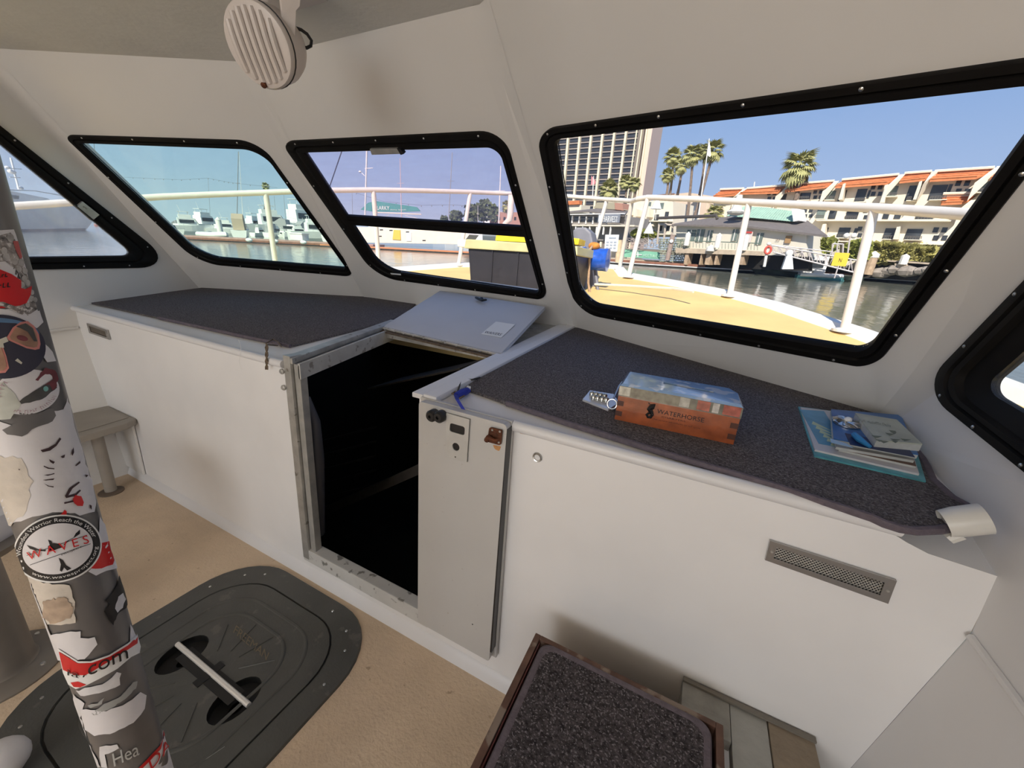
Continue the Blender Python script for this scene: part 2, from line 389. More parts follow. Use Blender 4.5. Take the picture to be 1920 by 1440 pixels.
# windows -------------------------------------------------
GL = {1: glass('glass_hazy', (.95, .96, .96), .13, .03), 2: glass('glass_teal', (.90, .99, .90), .05, .02), 3: glass('glass_violet', (1.0, .93, .95), .10, .02, (.95, .88, .95)),
      4: glass('glass_clear', (.98, .98, .98), .01, .012), 5: glass('glass_clear_side', (.97, .98, .97), .03, .03)}
WLAB = {1: 'black framed side window at far left with a silver latch, view of a yacht hull', 2: 'black framed leaning window with teal tinted glass over the left carpet',
        3: 'black framed two-pane window with a crossbar above the open hatch lid', 4: 'largest black framed window, view of hotel and palm trees', 5: 'black framed side window cut off by the right edge of the photo'}
for k, w in WIN.items():
    pl = w['pl']; base = wl(w, 1, 0); bs = sum(base, Vector())/len(base)
    t = thing('window_%d' % k, bs, WLAB[k], None, kind='structure')
    dp = -.006
    prof = [(0, .0), (.0, .007), (.06, .012), (.42, .012), (.50, .004), (.58, .011), (.92, .009), (1.0, .001), (1.0, -.016)]
    if k == 5: prof = [(0, .0), (.0, .007), (.05, .012), (.24, .012), (.28, .002), (.33, .011), (.45, .010), (.5, -.002), (.95, -.012), (1.0, -.014), (1.0, -.02)]
    wfr = MB().loops([wl(w, a, h) for a, h in prof]).build('window_frame', BLK, t, smooth=True)
    # reveal through the wall
    il = [p + pl.n*(dp) for p in wl(w, 1.0, 0)]
    if k != 3:
        MB().prism(il, -pl.n*.005).build('pane', GL[k], t)
    else:
        # upper pane, lower pane and crossbar
        bar_t = [(600, 402), (648, 404), (978, 424), (1010, 426)]; bar_b = [(1020, 447), (988, 444), (640, 420.5), (610, 419)]
        up = [(572, 286), (936, 276), (978, 432), (644, 412)]; lo = [(655, 412), (982, 432), (1013, 549), (717, 505)]
        MB().prism([pl(*p) + pl.n*dp for p in rpoly([(u[0], u[1], tt) for u, tt in zip(up, (6, 24, 1, 1))])], -pl.n*.005).build('pane', GL[3], t, label='violet tinted upper pane')
        MB().prism([pl(*p) + pl.n*(dp+.004) for p in rpoly([(u[0], u[1], tt) for u, tt in zip(lo, (1, 1, 12, 34))])], -pl.n*.005).build('pane', GL[4], t, label='clear lower pane')
        br = [(636, 403), (980, 425), (990, 444), (642, 420)]
        MB().prism([pl(*p) - pl.n*.014 for p in br], pl.n*.020).build('crossbar', BLK, t, bevel=.003)
        br = [(640, 411), (984, 432), (986, 436), (641, 414)]
        MB().prism([pl(*p) + pl.n*.006 for p in br], pl.n*.003).build('crossbar_rib', BLK, t)
    # screws
    ol, L = w['ol'], wl(w, .22 if k != 5 else .13, .012)
    per = [0]
    for a, b in zip(L, L[1:] + L[:1]): per.append(per[-1] + (b-a).length)
    NS = {1: 12, 2: 13, 3: 15, 4: 18, 5: 9}[k]
    for j in range(NS):
        s_ = per[-1]*(j+.35)/NS
        i = max(q for q in range(len(L)) if per[q] <= s_); a, b = L[i], L[(i+1) % len(L)]
        p = a.lerp(b, (s_-per[i])/max(1e-6, (b-a).length))
        MB().lathe(p, pl.n, [(.0042, -.001), (.0042, .0012), (.0026, .0026), (.0004, .003)], 8).build('screw', STEEL, wfr, smooth=True)
def latch(pl, quad, tparent):
    q = [pl(*p) + pl.n*.006 for p in quad]
    MB().prism(q, pl.n*.016).build('latch', ALU, tparent, bevel=.002)
W1o = [o for o in bpy.data.objects if o.name == 'window_1'][0]; W3o = [o for o in bpy.data.objects if o.name == 'window_3'][0]
latch(LW, [(139, 386), (149, 377), (181, 402), (170, 411)], W1o)
MB().prism([LW(*p) + LW.n*.008 for p in [(134, 384), (138, 383), (170, 411), (166, 412)]], LW.n*.012).build('latch_lip', BLKP, W1o)
latch(FB, [(698, 275), (750, 274), (757, 284), (702, 286)], W3o)
MB().prism([FB(*p) + FB.n*.008 for p in [(750, 273), (757, 274), (763, 283), (757, 285)]], FB.n*.018).build('latch_lever', BLKP, W3o)
MB().prism([FB(*p) + FB.n*.012 for p in [(734, 509.5), (753, 511), (754, 513.5), (736, 512)]], FB.n*.002).build('frame_tag', INKW, W3o)

# ------------------------------------------------------------------ front trunk with companionway
face = PY(YB)
XL, XR = -1.36, -.742        # companionway opening in the bulkhead
ZT = 1.0
tk = 'wall_bulkhead'
mb = MB()
mb.holed([(aL.x-.04, YB, 0), (.47, YB, 0), (.585, YB, .81), tuple(face(1872, 1081)), tuple(face(1740, 1038)), tuple(face(1700, 1017)), tuple(face(1650, 985)), (XR, YB, .995), (XR, YB, .14), (XL, YB, .14), (XL, YB, .995), (aL.x-.04, YB, .995)], [], (0, .03, 0))
o = mb.build(tk, BULK); tag(o, 'white front bulkhead below the carpeted tops, pierced by the companionway', kind='structure'); o.name = 'wall_front_lower'
# top slabs (sloping slightly up to the windscreen)
railL = deckP(725, 612); railR = deckP(1065, 612)
def dz(x, y): return 1.0 + .09*(y-YB)
def dp_(x, y, h=0): return Vector((x, y, dz(x, y)+h))
HY = 1.47
topL = [dp_(aL.x, YB), dp_(XL, YB), dp_(-1.44, HY), dp_(-1.50, 2.2), P1, P0]
topR = [dp_(XR, YB), dp_(.375, YB), dp_(.46, 1.02), dp_(.60, 1.10), P3, P2, dp_(-.66, HY)]
fr = MB()
for q in (topL, topR):
    fr.prism([p + Vector((0, 0, -.001)) for p in q], (0, 0, -.03))
o = fr.build('trim_6', GEL, bevel=.006); tag(o, 'white gelcoat tops of the front trunk under the carpets', kind='structure')
o = MB().prism([dp_(-1.50, 2.16), dp_(-1.44, HY), dp_(-.70, HY-.03), P2 + Vector((-.02, 0, 0)), P1 + Vector((.6, 0, 0))], (0, 0, -.03)).build('trim_7', ALU); tag(o, 'worn grey metal hatch slide beneath the folded lid', kind='structure')
# rounded nosing along the trunk's front edge
for nm, xa, xb in (('trim_8', aL.x, XL-.03), ('trim_9', XR+.02, .43)):
    o = MB().tube([(xa, YB-.004, .990), (xb, YB-.004, .990)], .016, 12).build(nm, GELC, smooth=True); tag(o, 'rounded white nosing along the %s top edge of the bulkhead' % ('left' if xa < -2 else 'right'), kind='structure')
# baseboards
for nm, xa, xb in (('baseboard_left', -2.99, -1.36), ('baseboard_front', -1.36, .47)):
    o = MB().prism([(xa, YB+.001, 0), (xa, YB-.022, 0), (xa, YB-.020, .012), (xa, YB-.006, .045), (xa, YB+.001, .05)], (xb-xa, 0, 0)).build(nm, GELC, smooth=True); tag(o, 'white coved skirting at the foot of the bulkhead, %s' % ('left of the companionway' if 'left' in nm else 'below and right of the companionway'), kind='structure')
# companionway frame
t = thing('door_1', (XL, YB, 0), 'weathered aluminium companionway frame around the dark opening', None, kind='structure')
MB().prism([(XL-.02, YB-.012, .10), (XL+.018, YB-.012, .10), (XL+.018, YB-.012, 1.03), (XL-.02, YB-.012, 1.03)], (0, .05, 0)).build('jamb', ALU, t, bevel=.003)
MB().prism([(XL+.022, YB+.0, .13), (XL+.052, YB+.0, .13), (XL+.052, YB+.0, 1.0), (XL+.022, YB+.0, 1.0)], (0, .03, 0)).build('jamb', mat('jamb_inner', (.42,.41,.38), .5, .3, noise=(20,.15)), t, bevel=.002)
MB().prism([(XL-.02, YB-.010, .085), (XR+.05, YB-.010, .085), (XR+.05, YB-.010, .15), (XL-.02, YB-.010, .15)], (0, .05, 0)).build('sill', mat('sill_paint', (.62, .61, .58), .45, noise=(12,.05), wear=(22, (.22,.21,.19), .60)), t, bevel=.004)
MB().par(dp_(XL-.02, YB-.01, .002), dp_(-1.50, 1.62) - dp_(XL-.02, YB), (.05, 0, 0), (0, 0, .022)).build('top_rail', ALU, t, bevel=.003)
MB().par(dp_(XL+.045, YB+.0, -.055), dp_(-1.445, 1.60) - dp_(XL+.03, YB), (.012, 0, 0), (0, 0, .06)).build('top_rail', mat('rail_inner', (.60, .59, .55), .5, .2, noise=(14,.12), wear=(30, (.35,.32,.28), .6)), t)
MB().par(dp_(XR-.02, YB-.012, .0), dp_(-.70, 2.10) - dp_(XR-.02, YB), (.042, 0, 0), (0, 0, .016)).build('top_rail', GELC, t, bevel=.004)
MB().par(dp_(XR+.024, YB-.014, .0), dp_(-.655, 2.12) - dp_(XR+.024, YB), (.05, 0, 0), (0, 0, .020)).build('top_rail', GELC, t, bevel=.006)
for z in (.965, .90):
    MB().lathe((XL-.026, YB-.014, z), (0, -1, 0), [(.011, 0), (.011, .006), (.007, .01)], 10).build('hinge_pin', ALU, t)
# dark cabin below: lack of light is painted in as near-black walls
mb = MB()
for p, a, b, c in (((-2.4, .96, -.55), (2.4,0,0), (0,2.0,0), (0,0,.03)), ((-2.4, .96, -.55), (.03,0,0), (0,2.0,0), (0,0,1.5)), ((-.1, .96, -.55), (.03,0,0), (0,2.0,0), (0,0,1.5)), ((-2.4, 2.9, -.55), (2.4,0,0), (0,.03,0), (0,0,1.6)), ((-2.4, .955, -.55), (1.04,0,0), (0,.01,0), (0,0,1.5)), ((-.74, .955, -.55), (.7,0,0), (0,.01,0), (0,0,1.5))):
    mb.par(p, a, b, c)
o = mb.build('wall_cabin', DARK); tag(o, 'forward cabin seen through the companionway, its unlit gloom painted black', kind='structure'); o.name = 'wall_forward'
t = thing('berth_shelf', (-1.6, 1.9, .3), 'wooden shelf boards coloured dark for the gloom of the unlit forward cabin', 'shelf')
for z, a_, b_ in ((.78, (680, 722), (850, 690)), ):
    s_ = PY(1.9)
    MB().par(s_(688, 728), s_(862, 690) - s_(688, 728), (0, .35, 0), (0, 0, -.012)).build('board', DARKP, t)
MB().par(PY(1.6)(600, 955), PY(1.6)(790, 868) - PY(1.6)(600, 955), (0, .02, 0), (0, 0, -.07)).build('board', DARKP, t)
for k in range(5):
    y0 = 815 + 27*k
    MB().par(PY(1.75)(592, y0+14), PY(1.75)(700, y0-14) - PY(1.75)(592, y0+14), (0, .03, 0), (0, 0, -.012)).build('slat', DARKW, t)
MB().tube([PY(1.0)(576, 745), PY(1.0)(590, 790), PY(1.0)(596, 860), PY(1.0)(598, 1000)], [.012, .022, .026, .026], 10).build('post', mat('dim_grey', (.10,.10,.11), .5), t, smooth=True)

# folded door panel --------------------------------------
dpl = PY(.868)
t = thing('door_2', (-.6, .868, .05), 'grey-white folding door panel standing open against the bulkhead', None, kind='structure')
q = [dpl(*p) for p in rpoly([(785, 752, 6), (951, 797, 8), (917, 1241, 5), (783, 1166, 4)], 3)]
PANEL = mat('door_panel_paint', (.56, .545, .52), .5, noise=(3, .04), bump=(20, .05), wear=(60, (.48,.45,.41), .68))
MB().prism(q, (0, .026, 0)).build('panel', PANEL, t, bevel=.002)
d2 = PY(.897)
q = [d2(*p) for p in [(789, 744), (960, 790), (930, 1234), (786, 1160)]]
MB().prism(q, (0, .014, 0)).build('backing_panel', PANEL, t, bevel=.002)
MB().prism([dpl(*p) + Vector((0, .001, 0)) for p in [(948, 805), (951, 805), (921, 1225), (918, 1222)]], (0, .03, 0)).build('edge_seal', BLKP, t)
f_ = PY(.864)
pp = [f_(*p) for p in [(838, 774), (881, 786), (876, 866), (837, 854)]]
SILV = mat('latch_plate_silver', (.60, .60, .58), .4, .35, noise=(30, .04))
h1 = [f_(*p) for p in rpoly([(845, 792, 4), (873, 800, 4), (872, 816, 4), (844, 808, 4)], 3)]
c_ = f_(856, 837); h2 = [c_ + Vector((.0125*math.cos(a*PI/8), 0, .0125*math.sin(a*PI/8))) for a in range(16)]
MB().holed(pp, [h1, h2], (0, -.0035, 0)).build('latch_plate', SILV, t)
MB().prism([p + Vector((0, .0005, 0)) for p in pp], (0, .001, 0)).build('latch_recess', BLKP, t)
for x, y in ((815, 777), (829, 779)):
    MB().lathe(f_(x, y) + Vector((0, .004, 0)), (0, -1, 0), [(.017, 0), (.018, .006), (.018, .022), (.013, .028), (.005, .028), (.004, .022)], 16).build('knob', BLKP, t, smooth=True)
q = [f_(*p) for p in rpoly([(919, 800, 3), (943, 806, 3), (940, 834, 3), (915, 827, 3)], 3)]
MB().prism(q, (0, -.006, 0)).build('hasp', RUST, t, bevel=.001)
MB().tube([f_(914, 824) + Vector((0,-.004,0)), f_(920, 816) + Vector((0,-.016,0)), f_(932, 823) + Vector((0,-.014,0)), f_(938, 822) + Vector((0,-.004,0))], [.008, .007, .006, .005], 8).build('hasp_loop', RUST, t, smooth=True)
for x, y in ((925, 805), (939, 808), (937, 828)):
    MB().lathe(f_(x, y) + Vector((0, -.006, 0)), (0, -1, 0), [(.0035, 0), (.002, .002)], 8).build('screw', ALU, t)
MB().prism([dpl(*p) for p in rpoly([(924, 834, 2), (940, 837, 2), (936, 846, 2), (928, 842, 2)], 2)], (0, -.0006, 0)).build('rust_stain', RUSTST, t)
for x, y in ((855, 856), (885, 1172)):
    MB().lathe(f_(x, y) + Vector((0, -.0034 if y < 900 else .003, 0)), (0, -1, 0), [(.0025, 0), (.0015, .001)], 8).build('screw', BLKP, t)

# ------------------------------------------------------------------ open hatch lid
hA, hB = Vector((-1.433, 1.481, 1.071)), Vector((-.715, 1.412, 1.063))
fA, fB = PY(1.99)(825, 545), PY(1.93)(1022, 575)
t = thing('hatch_lid', hA, 'light grey companionway hatch lid folded open, with a white label', 'hatch')
LIDM = mat('lid_paint', (.56, .555, .56), .42, noise=(4, .03), bump=(16, .05))
nl = (hB-hA).cross(fA-hA).normalized()
if nl.z < 0: nl = -nl
MB().prism([hA, hB, fB, fA], -nl*.018).build('lid_panel', LIDM, t, bevel=.002)
e = (hB-hA)
MB().par(hA - nl*.022 + Vector((0, -.030, -.006)), e, (0, .030, .006), (0, 0, .008)).build('hinge_leaf', mat('old_brass', (.16, .12, .085), .5, .6, noise=(60, .4), bump=(90,.4)), t)
MB().tube([hA + Vector((0, -.004, -.008)), hB + Vector((0, -.004, -.008))], .007, 8).build('hinge_barrel', ALU, t, smooth=True)
for k in range(11):
    p = hA.lerp(hB, (k+.5)/11) + Vector((0, -.018, -.010))
    MB().lathe(p, (0, -.1, 1), [(.004, 0), (.004, .002), (.001, .003)], 8).build('rivet', STEEL, t)
lp = Plane_(hA, nl)
MB().prism([lp(*p, .0005) for p in [(930, 603), (966, 608.5), (940, 633), (902, 626)]], nl*.0006).build('label_sticker', INKW, t, label='blank-centred white label')
text_px('WAIVERS', lp, (907, 624.5), (938, 629.5), (4.5, -4.2), .0016).build('label_text', INK, t, recalc=False)
bs = lp(903, 563)
MB().tube([lp(892, 558, .012), lp(897, 560, .014), lp(904, 563, .016), lp(912, 562, .012)], [.006, .008, .008, .006], 8).build('latch_hook', BLKP, t, smooth=True)
MB().lathe(bs, nl, [(.012, 0), (.011, .010), (.007, .016)], 12).build('latch_base', BLKP, t, smooth=True)

# ------------------------------------------------------------------ carpets on the trunk
def carpet(name, px, label, bind_from=None, bind_to=None):
    t = thing(name, deckP(*px[0]), label, 'carpet')
    pts = [deckP(*p) for p in px]
    MB().prism([p + Vector((0,0,.0005)) for p in pts], (0, 0, .009)).build('pile', CARPET, t)
    if bind_from is not None:
        path = [p + Vector((0, 0, .0065)) for p in pts[bind_from:bind_to]]
        MB().tube(path, .0085, 8).build('binding', BIND, t, smooth=True)
    return t
carpet('carpet_mat', [(165, 569), (300, 552), (385, 541), (500, 548), (690, 558.5), (786, 566), (760, 590), (722, 607), (640, 628), (545, 652), (440, 630), (300, 599)], 'charcoal carpet on the left trunk top beside the open hatch', 9, 12)
rp = [(888, 719), (960, 681), (1068, 613), (1085, 616), (1200, 644), (1350, 683), (1500, 729), (1640, 775), (1662, 800), (1700, 830), (1721, 855), (1735, 880), (1746, 905), (1781, 938), (1808, 953), (1822, 966), (1816, 980), (1792, 992), (1758, 999), (1712, 1001), (1686, 997), (1655, 987), (1632, 976), (1575, 957), (1460, 919), (1252, 857), (1060, 797), (950, 760), (872, 732)]
carpet('carpet_mat', rp, 'charcoal carpet with purple-grey binding on the right trunk top, under the wooden box', 8, 28)

# ------------------------------------------------------------------ small fittings on the bulkhead
def vent(q, label, rows, colsn, depth=.006):
    t = thing('vent_grille', face(*q[0]), label, 'vent', 'bulkhead vents')
    f = PY(YB-.002)
    P = [Vector(p) for p in q]
    def uv(u, v): return P[0]*(1-u)*(1-v) + P[1]*u*(1-v) + P[2]*u*v + P[3]*(1-u)*v
    a, b = (.05, .22) if colsn > 20 else (.08, .2)
    outer = [f(*uv(u, v)) for u, v in ((0,0),(1,0),(1,1),(0,1))]; inner = [f(*uv(u, v)) for u, v in ((a+.01,b),(1-a-.03,b),(1-a-.03,1-b),(a+.01,1-b))]
    MB().holed(outer, [inner], (0, -depth, 0)).build('frame', mat('vent_chrome', (.40, .39, .38), .2, 1.0), t, bevel=.002)
    MB().prism([p + Vector((0, .0012, 0)) for p in inner], (0, .0005, 0)).build('backing', BLKP, t)
    mb = MB()
    r = .0010
    if colsn > 20:
        for k in range(-rows*2, colsn):
            for s_ in (1, -1):
                pts = []
                for j in range(rows+1):
                    u = (k + (j if s_ > 0 else rows*2-j)*1.0)/colsn; v = j/rows
                    if 0 <= u <= 1: pts.append(f(*uv(a+.01+(1-2*a-.04)*u, b+(1-2*b)*v), .001))
                if len(pts) > 1: mb.tube(pts, r, 4)
    else:
        for j in range(rows):
            v = (j+.5)/rows; mb.tube([f(*uv(a, b+(1-2*b)*v), .001), f(*uv(1-a-.03, b+(1-2*b)*v), .001)], .0035, 6)
    mb.build('mesh', ALU if colsn > 20 else mat('brown_louvre', (.16,.13,.10), .5), t)
    for u in (.035, .965): MB().lathe(f(*uv(u, .5)) + Vector((0, -depth, 0)), (0, -1, 0), [(.0035, 0), (.002, .002)], 8).build('screw', ALU, t)
vent([(1443, 1011), (1679, 1086), (1663, 1128), (1434, 1047)], 'long chrome mesh vent grille low on the right of the bulkhead', 4, 30)
vent([(165, 606), (203, 619), (208, 637), (170, 624)], 'short brown louvred vent high on the left end of the bulkhead', 4, 1)
t = thing('grommet', face(1008, 857), 'small chrome ring fitting in the white bulkhead right of the door panel', 'fitting')
MB().lathe(face(1008, 857), (0, -1, 0), [(.0135, 0), (.0145, .003), (.012, .006), (.0095, .005), (.0085, .001)], 24, cap=False).build('ring', STEEL, t, smooth=True)
MB().lathe(face(1008, 857), (0, -1, 0), [(.0088, .0008), (.0005, .0012)], 16).build('button', GELC, t)
for i, (a, b) in enumerate((((974, 805), (995, 810)), ((975, 811), (993, 815)))):
    o = MB().prism([face(a[0], a[1]), face(b[0], b[1]), face(b[0], b[1]+1.4), face(a[0], a[1]+1.4)], (0, -.0006, 0)).build('rust_mark', RUSTST); tag(o, 'faint %s orange scratch on the bulkhead beside the door panel' % ('upper', 'lower')[i], 'stain')
# cords
nzp = PY(YB-.022)
t = thing('knotted_cord', nzp(500, 648), 'short brown knotted cord hanging over the left trunk edge', 'cord')
mb = MB(); rr = random.Random(3)
for s_ in (-1, 1):
    mb.tube([deckP(520, 648, .012)] + [nzp(500 + s_*2.0*math.sin(k*1.3), 646 + k*5.2) for k in range(10)], .003, 6)
mb.build('strand', ROPE, t, smooth=True)
MB().tube([deckP(498, 644, .013), deckP(512, 636, .016), deckP(522, 642, .013), deckP(528, 650, .012)], .0028, 6).build('tail', ROPE, t, smooth=True)
o = MB().tube([deckP(455, 634, .012)] + [nzp(447 + 3*math.sin(k*.9) + k*.9, 637 + k*8) for k in range(8)], .0006, 4).build('loose_thread', INKW); tag(o, 'loose white thread hanging from the left carpet edge', 'thread')
t = thing('blue_strap', deckP(862, 737), 'blue webbing strap knotted over the right corner of the companionway', 'strap')
MB().tube([deckP(877, 732, .012), deckP(868, 736, .020), deckP(856, 742, .018)], [.011, .013, .011], 8).build('knot', BLU, t, smooth=True)
q = [deckP(854, 741, .022), PY(YB-.025)(857, 750), PY(YB-.03)(862, 758), PY(YB-.03)(868, 768)]
mb = MB(); mb.loops([[p + Vector((-.007, 0, .002)) for p in q], [p + Vector((.007, 0, .002)) for p in q], [p + Vector((.007, .002, 0)) for p in q], [p + Vector((-.007, .002, 0)) for p in q], [p + Vector((-.007, 0, .002)) for p in q]], closed=False); mb.build('tail', BLU, t)
MB().tube([deckP(880, 731, .012), deckP(875, 729, .016)], .012, 10).build('whipped_end', INKW, t)
MB().tube([deckP(856, 741, .02), deckP(848, 738, .014), deckP(852, 735, .014), deckP(862, 736, .020), deckP(870, 742, .014), deckP(862, 747, .012)], .0035, 6).build('lashing', ROPE, t, smooth=True)
o = MB().tube([deckP(858, 735, .014), deckP(862, 722, .018), deckP(868, 711, .016), deckP(885, 712, .018), deckP(900, 708, .014)], .003, 6).build('dark_lashing', mat('dark_cord', (.04,.038,.03), .8)); tag(o, 'dark thin lashing lying across the corner of the right carpet', 'cord')

# ------------------------------------------------------------------ wooden box with glossy lid
cp = deckP.off(.0095)
b0, b1 = cp(1152, 786), cp(1375, 834)
ex = (b1-b0); wx = ex.length; ex.normalize(); ey = Vector((0,0,1)).cross(ex).normalized()
if ey.y < 0: ey = -ey
def bw(x, y, z): return b0 + ex*x*wx + ey*y + Vector((0, 0, z))
front = Plane_(b0, ey)
ht = (front(1165, 739) - front(1152, 786)).length*.93; h2 = ht + .035; DEP = .165
t = thing('wooden_box', b0, 'reddish wooden dovetailed box with a glossy slotted lid on the right carpet', 'box')
for nm, p, a, b, c in (('side_panel', (0,0), ex*wx, ey*.012, None), ('side_panel', (0,DEP-.012), ex*wx, ey*.012, None), ('end_panel', (0,.012), ex*.012, ey*(DEP-.024), None), ('end_panel', (1-.012/wx,.012), ex*.012, ey*(DEP-.024), None)):
    MB().par(bw(p[0], p[1], 0), a, b, (0, 0, ht)).build(nm, WOODR, t, bevel=.001)
for s_ in (0, 1):
    for k in range(2):
        z = ht*(.18 + .42*k)
        MB().par(bw(0, -.0006, z) if s_ == 0 else bw(1-.018/wx, -.0006, z), ex*.018, ey*.004, (0,0,ht*.2)).build('finger_joint', WOODD, t)
MIR = mat('mirror_lid', (.62, .74, .86), .07, 1.0, noise=(3, .03), bump=(6, .04))
lid = MB(); rimz = h2
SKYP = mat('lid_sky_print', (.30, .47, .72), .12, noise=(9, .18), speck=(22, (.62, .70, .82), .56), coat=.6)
OLIV = mat('lid_landscape_print', (.17, .17, .13), .15, noise=(40, .5), coat=.6)
sl = [bw(x, y, rimz) for x, y in ((.36, DEP*.50), (.79, DEP*.44), (.79, DEP*.54), (.36, DEP*.60))]
ins = .006
tp = [bw(ins/wx, ins, rimz), bw(1-ins/wx, ins, rimz), bw(1-.006, DEP-.05, rimz), bw(.93, DEP-ins, rimz), bw(ins/wx, DEP-ins, rimz)]
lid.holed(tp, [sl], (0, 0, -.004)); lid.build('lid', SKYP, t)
lo = [bw(-.003, -.001, ht), bw(1.003, -.001, ht), bw(1.003, DEP-.04, ht), bw(.96, DEP, ht), bw(-.003, DEP, ht)]
mi = [bw(-.002, -.0005, rimz-.006), bw(1.002, -.0005, rimz-.006), bw(1.002, DEP-.04, rimz-.006), bw(.96, DEP-.001, rimz-.006), bw(-.002, DEP-.001, rimz-.006)]
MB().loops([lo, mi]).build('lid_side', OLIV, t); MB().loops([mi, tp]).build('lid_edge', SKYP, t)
for u0, u1, c_ in ((0, .10, (.55,.55,.48)), (.52, .60, (.42,.42,.38)), (.66, .76, (.45,.12,.08)), (.78, .83, (.60,.58,.54)), (.86, .99, (.42,.10,.07))):
    MB().par(bw(u0, -.0022, ht+.003), ex*wx*(u1-u0), ey*.001, (0, 0, (rimz-ht)*.72)).build('lid_print', mat('lid_print_%d' % int(u0*100), c_, .15, noise=(50, .4), coat=.5), t)
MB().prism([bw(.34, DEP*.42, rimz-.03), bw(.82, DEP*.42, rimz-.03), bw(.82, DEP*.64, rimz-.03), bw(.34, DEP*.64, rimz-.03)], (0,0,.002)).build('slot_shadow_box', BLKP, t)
text_on('WATERHORSE', lambda u, v: bw(.355+.385*u, -.0012, ht*(.60+.17*v)-.0*u)).build('lettering', INK, t, recalc=False)
text_on('CHARTERS', lambda u, v: bw(.40+.20*u, -.0012, ht*(.47+.06*v))).build('lettering', WOODD, t, recalc=False)
smudge_on((4, 7, 11, 2, 3, 5), lambda u, v: bw(.33+.40*u, -.0012, ht*(.33+.06*v))).build('fine_print', WOODD, t, recalc=False)
mb = MB()   # curled sea-horse-like emblem
pts = [(.325, .86), (.345, .90), (.335, .80), (.320, .70), (.338, .60), (.350, .50), (.340, .40), (.318, .38), (.305, .46), (.315, .54), (.328, .50)]
mb.tube([bw(x-.03, -.001, ht*y) for x, y in pts], [.003, .007, .009, .008, .006, .005, .005, .004, .004, .003, .002], 6)
for k in range(4): mb.prism([bw(.275+.012*k, -.0012, ht*(.88-.02*k)), bw(.268+.010*k, -.0012, ht*(.97-.04*k)), bw(.285+.012*k, -.0012, ht*(.90-.02*k))], ey*.001)
mb.build('emblem', INK, t)
# clear pack clipped to the box's left end
t = thing('plastic_tray', cp(1120, 752), 'small clear plastic pack of silver capsules beside the wooden box', 'pack')
tr = [cp(*p) for p in [(1092, 752), (1106, 735), (1150, 742), (1160, 758), (1140, 771)]]
MB().prism(tr, (0,0,.006)).build('tray', mat('clear_plastic', (.75,.76,.80), .15, .3), t)
CAPM = mat('silver_capsule', (.55,.56,.52), .25, .9)
for j in range(2):
    for k in range(4):
        p = cp(1112 + 8*k - 3*j, 752 + 1.5*k - 7*j); MB().lathe(p + Vector((0,0,.006)), (0,0,1), [(.008, 0), (.008, .010), (.006, .013), (.004, .011), (.003, .011)], 12).build('capsule', CAPM, t, smooth=True)
t = thing('key_ring', cp(1146, 766), 'coiled chrome key ring hooked on the left end of the wooden box', 'key ring')
MB().tube([cp(1146, 768) + Vector((.014*math.cos(a), .004*math.sin(a), .018+.014*math.sin(a))) for a in [k*PI/8 for k in range(16)]], .002, 6, closed=True).build('ring', STEEL, t, smooth=True)
MB().tube([cp(1148, 764) + Vector((0,0,.03)), cp(1156, 752) + Vector((0,0,.05)), cp(1162, 744) + Vector((0,0,.05))], .003, 6).build('clip', STEEL, t, smooth=True)

# ------------------------------------------------------------------ book stack
z = .0095
def slab(name, px, th, m, label, cat, group=None, cover=None, deco=None):
    global z
    pl = deckP.off(z); pts = [pl(*p) for p in px]
    t = thing(name, pts[0], label, cat, group)
    n_ = deckP.n
    if cover:
        MB().prism([p for p in pts], n_*th*.8).build('pages', mat('page_block', (.52, .53, .50), .8, noise=(60,.1)), t)
        MB().prism([p + n_*th*.8 for p in pts], n_*th*.2).build('cover', m, t)
    else: MB().prism(pts, n_*th).build('sheet', m, t)
    if deco: deco(t, deckP.off(z+th))
    z += th + .0002; return t
TEAL = mat('teal_sheet', (.10, .36, .40), .35, noise=(30, .3)); PALE = mat('pale_paper', (.62, .60, .60), .5, noise=(8, .05))
def deco_chart(t, pl):
    bmat = mat('chart_blue', (.13, .34, .48), .4, noise=(14, .25))
    MB().prism([pl(*p, .0004) for p in [(1500, 768), (1545, 771), (1590, 842), (1535, 832)]], pl.n*.0004).build('map_print', bmat, t)
    mb = MB()
    for k in range(6): mb.prism([pl(1524+7*k, 790+8*k, .001), pl(1560+3*k, 808+6*k, .001), pl(1522+7*k, 795+8*k, .001)], pl.n*.0004)
    mb.build('map_land', mat('map_green', (.55, .62, .40), .5), t)
slab('folded_chart', [(1496, 764), (1700, 792), (1735, 905), (1526, 857)], .004, TEAL, 'teal laminated chart at the very bottom of the book stack', 'chart', 'stack of books and charts')
slab('magazine', [(1500, 766), (1690, 790), (1722, 892), (1527, 846)], .005, PALE, 'pale magazine with a blue map print lying on the teal chart', 'magazine', 'stack of books and charts', deco=deco_chart)
slab('brown_booklet', [(1560, 792), (1690, 800), (1716, 878), (1572, 846)], .006, mat('brown_cover', (.16, .09, .06), .5, noise=(10,.1)), 'thin brown-edged booklet in the middle of the stack', 'booklet', 'stack of books and charts', cover=True)
slab('grey_booklet', [(1556, 780), (1690, 792), (1712, 868), (1566, 842)], .007, mat('grey_cover', (.40,.39,.36), .5, noise=(10,.1)), 'grey booklet directly under the blue book', 'booklet', 'stack of books and charts', cover=True)
def deco_blue(t, pl):
    MB().prism([pl(*p, .0004) for p in [(1584, 812), (1700, 836), (1716, 858), (1594, 834)]], pl.n*.0004).build('dark_band', mat('navy_print', (.02, .03, .10), .4), t)
    MB().prism([pl(*p, .0004) for p in [(1556, 822), (1588, 832), (1600, 840), (1558, 830)]], pl.n*.0004).build('pale_print', mat('ice_print', (.40, .58, .75), .4), t)
